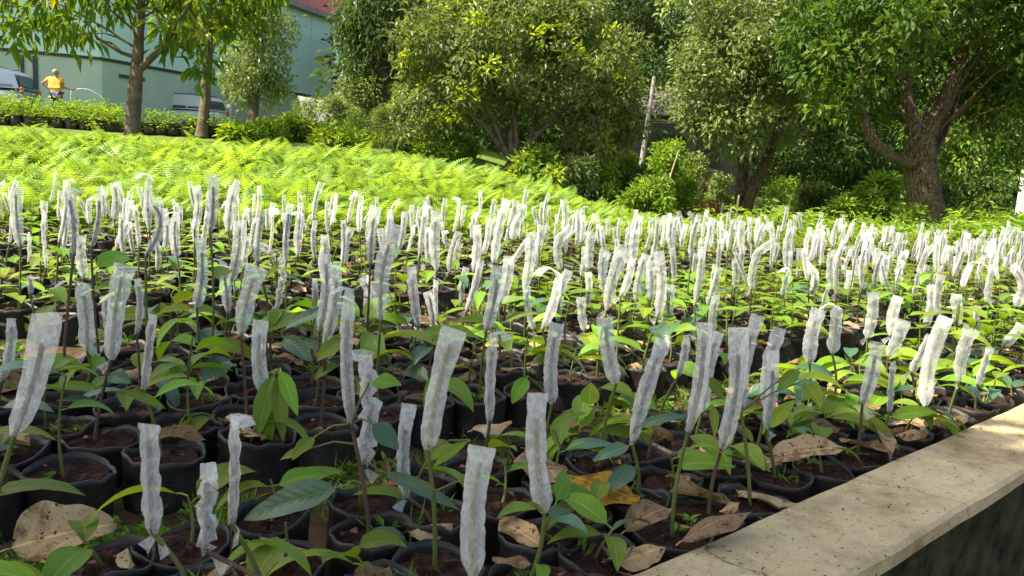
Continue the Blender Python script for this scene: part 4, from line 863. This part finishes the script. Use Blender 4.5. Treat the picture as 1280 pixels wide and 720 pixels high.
for k, (p_, z) in enumerate(((A0, 0), (A1, 0), (B1, 0), (C1, 0))): pass
wallseg(mb, A0, A1, 0, zt_ - .1, .2, -9); mb.build('rear_wall', M['sage'], root, smooth_=False)

# ------------------------------------------------------------------ cars
def car(name, lab, base, rz, paint, tail='red', blackroof=False):
    root = empty(name, base, rz); tag(root, lab, 'car')
    # side profile (x forward), half width
    low = [(-2.25, .45), (-2.3, .75), (-2.24, 1.02), (-2.1, 1.06)]
    L = 24; X = np.linspace(-2.3, 2.3, L)
    belt = np.interp(X, [-2.3, -2.2, 1.1, 1.9, 2.25, 2.3], [.85, 1.02, 1.0, .93, .75, .6]); sill = np.interp(X, [-2.3, -2.1, 2.1, 2.3], [.42, .3, .3, .4]); hw = np.interp(X, [-2.3, -2.1, -1.2, 1.2, 2.1, 2.3], [.74, .84, .88, .88, .8, .66])
    mb = MB(); V = []; sec = 12
    for k in range(L):
        for s_ in range(sec):
            a = -math.pi / 2 + 2 * math.pi * s_ / sec; cy = math.cos(a); sy = math.sin(a); ex = .45
            y = hw[k] * math.copysign(abs(cy) ** ex, cy); z = (belt[k] + sill[k]) / 2 + (belt[k] - sill[k]) / 2 * math.copysign(abs(sy) ** ex, sy); V.append([X[k], y, z])
    i, j = np.meshgrid(np.arange(L - 1), np.arange(sec), indexing='ij'); mb.add(V, np.stack([i * sec + j, (i + 1) * sec + j, (i + 1) * sec + (j + 1) % sec, i * sec + (j + 1) % sec], -1).reshape(-1, 4))
    for e in (0, L - 1):
        vv = np.array(V[e * sec:(e + 1) * sec] + [[X[e], 0, .65]]); mb.add(vv, [[k, (k + 1) % sec, sec] for k in range(sec)])
    mb.build('body', paint, root)
    roofm = paint
    prof = [(-2.15, 1.02), (-1.98, 1.5), (-1.75, 1.64), (-.6, 1.68), (.25, 1.62), (.75, 1.36), (1.15, 1.02)]; inn = [0, .1, .14, .15, .14, .08, .0]
    def prism(mb, pts, y0s, y1s):
        n = len(pts); V = [[x, y0s[k], z] for k, (x, z) in enumerate(pts)] + [[x, y1s[k], z] for k, (x, z) in enumerate(pts)]
        mb.add(V, [[k, (k + 1) % n, n + (k + 1) % n, n + k] for k in range(n)]); mb.add(V, [list(range(n - 1, -1, -1))]); mb.add(V, [list(range(n, 2 * n))])
    hwid = [.82 - q for q in inn]
    mb = MB(); prism(mb, prof, [-h for h in hwid], hwid); mb.build('roof', roofm, root, smooth_=False)
    wins = [[(-1.95, 1.08), (-1.85, 1.44), (-1.25, 1.52), (-1.22, 1.06)], [(-1.14, 1.06), (-1.17, 1.53), (-.4, 1.56), (-.36, 1.05)], [(-.27, 1.05), (-.31, 1.56), (.22, 1.51), (.72, 1.22), (.9, 1.05)]]
    yy = lambda z: .82 - .15 * min(1, max(0, (z - 1.02) / .5)) + .012
    for s_ in (-1, 1):
        for wn in wins: mb = MB(); mb.add([[x, s_ * yy(z), z] for x, z in wn], [list(range(len(wn)))]); mb.build('side_window', M['glass'], root, smooth_=False)
        mb = MB(); add_tube(mb, [[-1.7, s_ * .6, 1.66], [-1.6, s_ * .6, 1.72], [0, s_ * .6, 1.73], [.15, s_ * .6, 1.66]], .022, 6); mb.build('roof_rail', M['darkgrey'], root)
        mb = MB(); box(mb, (-2.2, s_ * .74, .98), (.12, .16, .2), 0, bev=.04); mb.build('taillight', M['lampred'], root, smooth_=False)
        mb = MB(); box(mb, (2.2, s_ * .6, .72), (.2, .3, .16), 0, bev=.04); mb.build('headlight', M['white'], root, smooth_=False)
        for x in (-1.4, 1.4):
            mb = MB(); V_, q_ = tube([[x, s_ * .70, .33], [x, s_ * .90, .33]], .33, 20); mb.add(V_, q_); t_ = mb.build('wheel', M['tyre'], root)
            mb = MB(); add_tube(mb, [[x, s_ * .72, .33], [x, s_ * .895, .33]], .21, 16); mb.build('rim', M['rim'], t_)
    mb = MB(); mb.add([[-2.165, -.7, 1.1], [-2.165, .7, 1.1], [-2.03, .62, 1.47], [-2.03, -.62, 1.47]], [[0, 1, 2, 3]]); mb.build('rear_window', M['glass'], root, smooth_=False)
    mb = MB(); mb.add([[1.1, -.72, 1.09], [1.1, .72, 1.09], [.36, .62, 1.58], [.36, -.62, 1.58]], [[0, 1, 2, 3]]); mb.build('windscreen', M['glass'], root, smooth_=False)
    for o in root.children:
        if o.name.startswith('windscreen'): o.location = (.03, 0, .02)
    return root
M['lampred'] = surf('red_lamp_lens', [(.3, (.5, .05, .01)), (.7, (.6, .08, .02))], 2, rough=.2, bump=0, spec=.8)
M['silver'] = surf('silver_car_paint', [(.3, (.62, .63, .64)), (.7, (.68, .69, .7))], 1, rough=.25, bump=0, spec=.8, metal=.3)
M['bluegrey'] = surf('blue_grey_car_paint', [(.3, (.16, .2, .27)), (.7, (.19, .23, .3))], 1, rough=.25, bump=0, spec=.8, metal=.3)
b = at(-46, 150, 28); car('parked_car', 'blue grey estate car with dark windows and an orange red tail lamp beside the man', (b[0], b[1], 1.26), R(190), M['bluegrey'])
b = at(224, 150, 38); car('parked_car', 'silver car with roof rails parked along the sage wall behind two tree trunks', (b[0], b[1], 1.3), R(160), M['silver'])

# ------------------------------------------------------------------ small setting things on the right and centre
def post(name, lab, cat, p0, p1, r0_, r1_, m, sides=8):
    base = np.array(p0, float); root = empty(name, base); tag(root, lab, cat); return root
b = spot(799, 21); top = at(818, 96, 21); bo = at(797, 225, 21)
root = empty('utility_pole', (bo[0], bo[1], b[2])); tag(root, 'slim pale concrete utility pole leaning right with thin wires', 'utility pole'); o = np.array([bo[0], bo[1], b[2]])
mb = MB(); add_tube(mb, [[0, 0, 0], top - o], [.075, .05], 10); mb.build('pole', M['concrete_pole'], root)
for (y0, x2, y2, x3, y3) in ((120, 845, 128, 700, 118), (150, 870, 148, 720, 158), (153, 900, 150, 730, 160)):
    c = at(812, y0, 21); e = at(x2, y2, 22); f = at(x3, y3, 20); mb = MB(); mid = (c + e) / 2 - [0, 0, .06]; add_tube(mb, [f - o, c - o, mid - o, e - o], .012, 5); mb.build('wire', M['wire'], root)
b = spot(838, 15.8); p0 = at(833, 236, 15.8); p1 = at(848, 190, 15.8)
mb = MB(); o = np.array([p0[0], p0[1], b[2]]); add_tube(mb, [[0, 0, 0], p0 - o + [0, 0, .0], p1 - o], [.02, .02, .017], 8); tag(mb.build('garden_stake', M['wood'], None, o), 'thin whitish stake slanting up out of the tall yellow green shrub', 'stake')
for k, (x, y0, y1, x1, lab) in enumerate(((901, 268, 254, 904, 'shortest pale wooden stake right beside the reddish plant'), (914, 270, 256, 915, 'middle pale wooden stake of the three by the twin stemmed tree'), (920, 266, 244, 924, 'tall thin wooden stake touching the twin stemmed trunk'))):
    d = 14.2; p0 = at(x, y0, d); p1 = at(x1, y1, d); o = np.array([p0[0], p0[1], float(terrain(p0[0], p0[1])) - .02]); mb = MB(); add_tube(mb, [[0, 0, 0], p1 - o], [.022, .018], 7); tag(mb.build('wooden_stake', M['wood'], None, o), lab, 'stake')
b = spot(896, 14.4); root = empty('red_plant', b); tag(root, 'small plant with drooping red brown leaves beside the wooden stakes', 'plant'); mb = MB(); C = np.array([[rng.normal() * .05, rng.normal() * .05, .1 + .2 * rng.random()] for _ in range(8)]); clump(mb, C, .07, 160, .09, .03, .8, (.3, .8)); 
M['redleaf'] = leafmat('red_brown_leaf', (.18, .05, .03), (.34, .12, .07), trans=.3, tcol=1.0); mb.build('foliage', M['redleaf'], root, smooth_=False); mb = MB(); add_tube(mb, [[0, 0, 0], [0, 0, .3]], .012, 6); mb.build('stem', M['bark2'], root)
b = spot(886, 20); root = empty('brick_pillar', b); tag(root, 'square dark brick pillar standing among the shrubs left of the twin stemmed tree', 'pillar')
mb = MB(); box(mb, (0, 0, .42), (.40, .40, .86), bev=.02); mb.build('shaft', M['brick'], root, smooth_=False); mb = MB(); box(mb, (0, 0, .885), (.48, .48, .07), bev=.015); mb.build('cap', M['darkgrey'], root, smooth_=False)
# grey house
b = spot(842, 31); root = empty('small_house', b); tag(root, 'small grey walled house half hidden behind shrubs near the leaning pole', 'house')
mb = MB(); box(mb, (0, 0, 1.35), (5, 3.5, 2.7)); mb.build('wall', M['housewall'], root, smooth_=False)
mb = MB(); V = [[-2.9, -2.2, 2.7], [2.9, -2.2, 2.7], [2.9, 2.2, 2.7], [-2.9, 2.2, 2.7], [-1.6, 0, 3.9], [1.6, 0, 3.9]]; mb.add(V, [[0, 1, 5, 4], [2, 3, 4, 5]]); mb.add(V, [[1, 2, 5], [3, 0, 4]]); mb.add(V, [[3, 2, 1, 0]]); mb.build('roof', M['darkroof'], root, smooth_=False)
mb = MB(); box(mb, (-.35, -1.76, 1.3), (.8, .06, 1.5)); wn = mb.build('window', M['black'], root, smooth_=False)
mb = MB(); box(mb, (.9, -1.76, 1.0), (.9, .05, 2.0)); mb.build('door', M['darkroof'], root, smooth_=False)
mb = MB(); box(mb, (1.9, -1.78, 1.5), (1.0, .08, .12)); box(mb, (1.9, -1.78, 1.9), (1.0, .08, .12)); mb.build('shutter', M['concrete_pole'], root, smooth_=False)
# banded post and pale wall, far right
b = spot(1258, 19.5); p1 = at(1267, 218, 19.5) - b; root = empty('banded_post', b); tag(root, 'leaning post painted in red brown and white bands at the right edge', 'post')
for k in range(9):
    mb = MB(); f0, f1 = k / 9, (k + 1) / 9; add_tube(mb, [p1 * f0, p1 * f1], .09 - .003 * k, 10); mb.build('white_band' if k % 2 else 'red_band', M['white'] if k % 2 else M['brick'], root)
b = spot(1322, 27); root = empty('boundary_wall', b); tag(root, 'bright whitewashed wall glimpsed past the banded post', 'wall'); mb = MB(); box(mb, (0, 0, .8), (2.2, .2, 1.6), bev=.02); mb.build('panel', M['white'], root, smooth_=False); mb = MB(); box(mb, (0, 0, 1.63), (2.3, .28, .08), bev=.02); mb.build('coping', M['brick'], root, smooth_=False)
# ------------------------------------------------------------------ man with the hose, seen from behind
def skin_obj(name, verts, edges, radii, m, parent, sub=2, rootv=0):
    me = bpy.data.meshes.new(name); me.from_pydata([tuple(v) for v in verts], edges, []); me.materials.append(m); o = link(name, me, parent)
    md = o.modifiers.new('skin', 'SKIN'); md.use_smooth_shade = True
    for k, r_ in enumerate(radii):
        sv = me.skin_vertices[0].data[k]; sv.radius = r_ if isinstance(r_, tuple) else (r_, r_); sv.use_root = (k == rootv)
    s_ = o.modifiers.new('sub', 'SUBSURF'); s_.levels = sub; s_.render_levels = sub; return o
M['skin'] = surf('brown_skin', [(.3, (.30, .15, .09)), (.7, (.36, .19, .115))], 8, rough=.5, bump=0)
M['shirt'] = surf('orange_shirt', [(.3, (.62, .30, .05)), (.7, (.75, .38, .08))], 6, rough=.8, bump=.4, bdist=.02, bscale=9)
M['trousers'] = surf('blue_trousers', [(.3, (.03, .06, .17)), (.7, (.05, .09, .24))], 6, rough=.85, bump=.3)
M['hair'] = surf('short_light_hair', [(.3, (.16, .12, .08)), (.7, (.38, .33, .26))], 30, rough=.8, bump=.4)
pb_ = at(70, 110, 26.0); hd = at(71, 87.5, 26.0); gz = hd[2] - 1.68
root = empty('person', (pb_[0], pb_[1], gz), R(0)); tag(root, 'man seen from behind in an orange shirt, one hand on his hip, holding a hose', 'person')
J = dict(pel=(0, 0, .95), wai=(0, 0, 1.10), che=(0, .01, 1.30), nk=(0, .01, 1.43), nk2=(0, .02, 1.49), hd=(.0, .03, 1.57), hd2=(0, .03, 1.64),
 ls=(-.20, .01, 1.385), le=(-.43, -.06, 1.22), lw=(-.20, .04, 1.03), lh=(-.17, .06, 1.0), rs=(.20, .01, 1.385), re=(.22, .04, 1.13), rw=(.36, .22, 1.10), rh=(.40, .27, 1.11),
 lhp=(-.10, 0, .90), lk=(-.13, .02, .50), la=(-.15, -.02, .10), lt=(-.16, .15, .035), rhp=(.10, 0, .90), rk=(.13, .03, .50), ra=(.15, -.02, .10), rt=(.17, .15, .035))
rad = dict(pel=(.15, .10), wai=(.135, .10), che=(.165, .11), nk=(.07, .06), nk2=.05, hd=(.075, .088), hd2=(.072, .082), ls=.06, le=.04, lw=.027, lh=(.035, .018), rs=.06, re=.04, rw=.027, rh=(.035, .018), lhp=.09, lk=.06, la=.04, lt=.03, rhp=.09, rk=.06, ra=.04, rt=.03)
E_ = [('pel', 'wai'), ('wai', 'che'), ('che', 'nk'), ('nk', 'nk2'), ('nk2', 'hd'), ('hd', 'hd2'), ('che', 'ls'), ('ls', 'le'), ('le', 'lw'), ('lw', 'lh'), ('che', 'rs'), ('rs', 're'), ('re', 'rw'), ('rw', 'rh'), ('pel', 'lhp'), ('lhp', 'lk'), ('lk', 'la'), ('la', 'lt'), ('pel', 'rhp'), ('rhp', 'rk'), ('rk', 'ra'), ('ra', 'rt')]
names = list(J); V = [J[n] for n in names]; E2 = [(names.index(a), names.index(b_)) for a, b_ in E_]; RR = [rad[n] for n in names]
for side_, hnd, dr in (('l', 'lh', (.5, .7, -.4)), ('r', 'rh', (.6, .7, -.1))):   # fingers, curled
    h = np.array(J[hnd]); dv = norm(np.array(dr)); ac = norm(np.cross(dv, [0, 0, 1]))
    for q in range(4):
        a0 = h + ac * (q - 1.5) * .0 + np.array([0, 0, (1.5 - q) * .02]); L = (.07, .078, .073, .058)[q]
        i0 = len(V); V += [tuple(a0 + dv * L * .5), tuple(a0 + dv * L * .85 + ac * .025), tuple(a0 + dv * L * .7 + ac * .045)]; RR += [.009, .008, .007]; E2 += [(names.index(hnd), i0), (i0, i0 + 1), (i0 + 1, i0 + 2)]
    i0 = len(V); V += [tuple(h + np.array([0, 0, .035]) + dv * .02), tuple(h + np.array([0, 0, .045]) + dv * .05 + ac * .02)]; RR += [.011, .009]; E2 += [(names.index(hnd), i0), (i0, i0 + 1)]
skin_obj('body', V, E2, RR, M['skin'], root, rootv=names.index('pel'))
def sub(ns, es, rr, nm, m):
    skin_obj(nm, [J.get(n) or n_extra[n] for n in ns], [(ns.index(a), ns.index(b_)) for a, b_ in es], [rr[n] for n in ns], m, root)
n_extra = dict(lse=tuple(np.array(J['ls']) * .45 + np.array(J['le']) * .55), rse=tuple(np.array(J['rs']) * .45 + np.array(J['re']) * .55), hem=(0, 0, .88))
sub(['pel', 'hem', 'wai', 'che', 'nk', 'ls', 'lse', 'rs', 'rse'], [('pel', 'hem'), ('pel', 'wai'), ('wai', 'che'), ('che', 'nk'), ('che', 'ls'), ('ls', 'lse'), ('che', 'rs'), ('rs', 'rse')], dict(pel=(.18, .135), hem=(.2, .135), wai=(.195, .13), che=(.235, .14), nk=(.085, .075), ls=.085, lse=.068, rs=.08, rse=.068), 'shirt', M['shirt'])
sub(['pel', 'lhp', 'lk', 'la', 'rhp', 'rk', 'ra'], [('pel', 'lhp'), ('lhp', 'lk'), ('lk', 'la'), ('pel', 'rhp'), ('rhp', 'rk'), ('rk', 'ra')], dict(pel=(.165, .12), lhp=.11, lk=.08, la=.065, rhp=.11, rk=.08, ra=.065), 'trousers', M['trousers'])
mb = MB(); a = np.linspace(0, 2 * math.pi, 14, endpoint=False); V = []
for k in range(6):
    ph = k / 5 * 1.75; V += [[.094 * math.sin(ph) * math.cos(q), .005 + .106 * math.sin(ph) * math.sin(q) - .004 * k, 1.60 + .105 * math.cos(ph)] for q in a]
mb.add(V, [[k * 14 + j, k * 14 + (j + 1) % 14, (k + 1) * 14 + (j + 1) % 14, (k + 1) * 14 + j] for k in range(5) for j in range(14)]); mb.build('hair', M['hair'], root)
for sx in (-1, 1): mb = MB(); box(mb, (sx * .088, .03, 1.565), (.018, .035, .06), bev=.008); mb.build('ear', M['skin'], root)
hp = np.array([pb_[0], pb_[1], gz]) + [.44, .31, 1.11]
mb = MB(); add_tube(mb, [[0, 0, 0], [-.08, -.05, -.02], [-.1, -.1, -.4], [.1, -.1, -.9], [.8, .2, -1.09], [2.2, .5, -1.09]], .013, 7); tag(mb.build('garden_hose', M['sage'], None, hp), 'thin garden hose held in the right hand of the man in orange', 'hose')
M['water'] = surf('white_water_spray', [(.3, (.75, .8, .82)), (.7, (.85, .88, .88))], 9, rough=.2, bump=.3, spec=.8)
e = at(129, 125, 27) - hp; t_ = np.linspace(0, 1, 12)[:, None]; P = e * t_ + np.array([0, 0, 1]) * (.14 * 4 * t_ * (1 - t_)); mb = MB(); add_tube(mb, P, .010 + .008 * t_[:, 0] + rng.normal(size=12) * .001, 7); tag(mb.build('water_jet', M['water'], None, hp + [.03, .03, .01]), 'thin white arc of water spraying from the hose', 'water jet', kind=None)
# ------------------------------------------------------------------ the large leaves of the nearest saplings, and big fallen leaves
def leaf_between(p0, p1, W_, m, name, parent, seed, arch=.18, cup=.25, nup=None, wav=.035):
    g = np.random.default_rng(seed); p0 = np.asarray(p0, float); p1 = np.asarray(p1, float); d = p1 - p0; L = np.linalg.norm(d) * 1.06; u = d / np.linalg.norm(d)
    nup = np.array([0, -.55, .8]) if nup is None else np.asarray(nup, float); side = norm(np.cross(nup, u)); nn = np.cross(u, side)
    V, q, uv, pv, pq = leaf_geo(L / 1.1, W_, arch * 2.2, cup, g, nL=21, wav=wav, pet=.1)
    # turn so the curved leaf still ends at p1
    tip = V[-3]; an = math.atan2(tip[2], tip[0]); c, s_ = math.cos(-an), math.sin(-an); sc = np.linalg.norm(d) / np.hypot(tip[0], tip[2])
    def tf(A): A = A * sc; return np.stack([A[:, 0] * c - A[:, 2] * s_, A[:, 1], A[:, 0] * s_ + A[:, 2] * c], 1) @ np.stack([u, side, nn]) + p0
    off = np.array(parent.location) if parent is not None else p0
    mb = MB(); mb.add(tf(V) - off, q, .2 + .5 * g.random(), uv=uv); mb.add(tf(pv) - off, pq, .5, uv=np.full((len(pv), 2), .5))
    return mb.build(name, m, parent, None if parent is not None else p0)
HL = """430,607,305,650,50,B,1.12;458,653,512,722,52,B,1.06;290,448,254,480,40,B,1.5;268,520,203,560,30,A,1.36;345,462,322,548,30,A,1.6;348,462,354,552,24,A,1.62;343,462,332,580,26,A,1.63;350,460,372,520,22,C,1.62
474,588,575,638,24,B,1.2;588,550,540,586,18,A,1.3;782,580,755,616,28,B,1.25;785,540,741,576,22,B,1.3;793,535,862,520,17,B,1.3;1005,476,1026,510,28,C,1.6;968,527,994,500,22,C,1.5;1000,460,971,490,20,A,1.6;891,506,893,546,14,A,1.5
350,415,437,382,21,B,1.7;352,420,390,452,30,B,1.7;430,425,396,452,28,A,1.65;420,455,392,474,20,A,1.65;134,483,47,486,17,A,1.38;133,462,164,480,25,B,1.38;153,487,207,511,17,A,1.38;134,510,70,501,14,B,1.36;463,528,498,562,34,B,1.22;462,478,502,482,30,A,1.3
690,537,733,516,14,A,1.4;736,508,739,478,28,C,1.42;2,576,20,538,26,B,1.2;680,636,659,627,11,A,1.22;683,633,713,641,18,B,1.22;560,470,530,512,20,A,1.7;880,470,905,500,22,A,1.7;600,600,585,560,20,A,1.3;240,455,205,470,16,A,1.6;390,560,350,575,16,A,1.4;395,545,365,575,22,A,1.35;660,470,640,505,24,A,1.7"""
for k, l in enumerate(HL.replace('\n', ';').split(';')):
    a = l.split(','); x0, y0, x1, y1, w_ = [float(v) for v in a[:5]]; d = float(a[6])
    best = min(THINGS, key=lambda t: min(math.hypot(*(np.array(proj(t[0]['p'] + s_)[:2]) - (x0, y0))) for s_ in t[2]) + abs(t[0]['d'] - d) * 140)
    b, root, sp = best; s_ = min(sp, key=lambda s_: math.hypot(*(np.array(proj(b['p'] + s_)[:2]) - (x0, y0)))); q = proj(b['p'] + s_)
    p0 = b['p'] + s_; p1 = at(x1, y1, q[2] - .02 + .03 * math.sin(k * 2.3)); rb = at(x0, y0, q[2])
    if np.linalg.norm(rb - p0) > .03:   # short leafy twig from the stem to the leaf's foot
        mid = (rb + p0) / 2 + np.array([0, 0, .008]); mb = MB(); add_tube(mb, np.array([p0, mid, rb]) - b['p'], [.002, .0018, .0014], 5); mb.build('twig', M['stem'], root)
        p0 = rb
    leaf_between(p0, p1, w_ * q[2] / F, M['leaf' + a[5]], 'leaf', root, 700 + k, arch=.12 + .2 * ((k * 7) % 5) / 5)
FL = """698,590,800,628,70,Y,.165,large yellow and brown fallen leaf lying across the front grow bags
0,690,146,655,72,D,.10,big tan fallen leaf on the ground at the lower left corner
845,682,940,640,34,D,.165,curled tan fallen leaf bridging a bag and the ledge
776,668,838,636,32,D,.16,dull brown fallen leaf below the yellow one
768,706,832,684,30,D,.15,crumpled pale brown leaf beside the near end of the ledge
955,575,1058,560,34,D,.16,broad pale fallen leaf over the bags behind the ledge
652,560,702,606,46,D,.16,tan fallen leaf propped behind the nearest sleeved sapling
1078,532,1112,574,20,D,.165,narrow rolled leaf standing by the ledge
1160,520,1212,528,28,D,.16,folded brown leaf close to the far end of the visible ledge
300,705,372,690,28,D,.15,brown leaf half inside a front grow bag
480,505,548,492,32,D,.12,pale dry leaf between two rows of bags
700,540,752,512,30,D,.15,upturned brown leaf between sleeves near the yellow leaf
585,540,640,528,26,D,.13,greyish dry leaf leaning on the second block of bags
192,615,230,600,22,D,.05,small brown leaf in the bare gap between blocks
20,622,70,604,26,D,.05,brown leaf in the gap beside the bags at far left
1000,548,1050,536,22,D,.16,dry leaf tucked behind the broad pale one
1120,545,1160,540,20,D,.16,small tan leaf between the rolled and folded leaves
870,570,915,556,24,D,.14,dark dry leaf under the cluster of tall sleeves
140,470,190,462,26,D,.15,reddish brown leaf among the bags at left
430,500,470,484,24,D,.12,rusty fallen leaf beside the pair of knotted sleeves
900,640,925,628,16,D,.16,small curled leaf touching the ledge
1060,520,1100,508,20,D,.16,thin brown leaf among bags behind the ledge"""
for k, l in enumerate(FL.split('\n')):
    a = l.split(',', 7); x0, y0, x1, y1, w_ = [float(v) for v in a[:5]]; z = float(a[6]); p0 = atz(x0, y0, z); p1 = atz(x1, y1, z + .012 * (k % 3)); d = proj(p0)[2]; L_ = np.linalg.norm(p1 - p0)
    W_ = min(w_ * d / F * 1.5, L_ * .85); o = leaf_between(p0, p1, W_, M['dryY'] if a[5] == 'Y' else M['dry'], 'fallen_leaf', None, 900 + k, arch=.1 + .06 * (k % 4), cup=.35 if k % 2 else -.3, nup=(.5 * math.sin(k * 2.1), -.25 + .3 * math.sin(k * 3.3), 1), wav=.07); tag(o, a[7], 'fallen leaf', 'large fallen leaves')
# more fallen leaves further back
g = np.random.default_rng(31); mb = MB()
for k in range(620):
    s_ = g.uniform(-1.5, 7); t_ = g.uniform(.05, 4.2); p = st(s_, t_); onb = g.random() < .5; p[2] = (.152 if onb else .03) + .01 * g.random(); a_ = g.random() * 6.3; L_ = .06 + .08 * g.random()
    V, q, uv, pv, pq = leaf_geo(L_, L_ * .55, .5 * g.random(), g.normal() * .5, g, nL=7, wav=.1, pet=.1); c, s2 = math.cos(a_), math.sin(a_); tl = g.normal() * .3
    Rm = np.array([[c, -s2, 0], [s2, c, 0], [0, 0, 1]]) @ np.array([[1, 0, 0], [0, math.cos(tl), -math.sin(tl)], [0, math.sin(tl), math.cos(tl)]])
    if onb: bb = BAGS[g.integers(len(BAGS))]; p = bb['p'] + [g.normal() * .03 - V[:, 0].mean() * c, g.normal() * .03 - V[:, 0].mean() * s2, .152]
    mb.add(V @ Rm.T + p, q, g.random(), uv=uv)
tag(mb.build('dry_leaves', M['dry']), 'tan and brown dry leaves strewn through the middle and far rows of bags', 'dry leaves', kind='stuff')
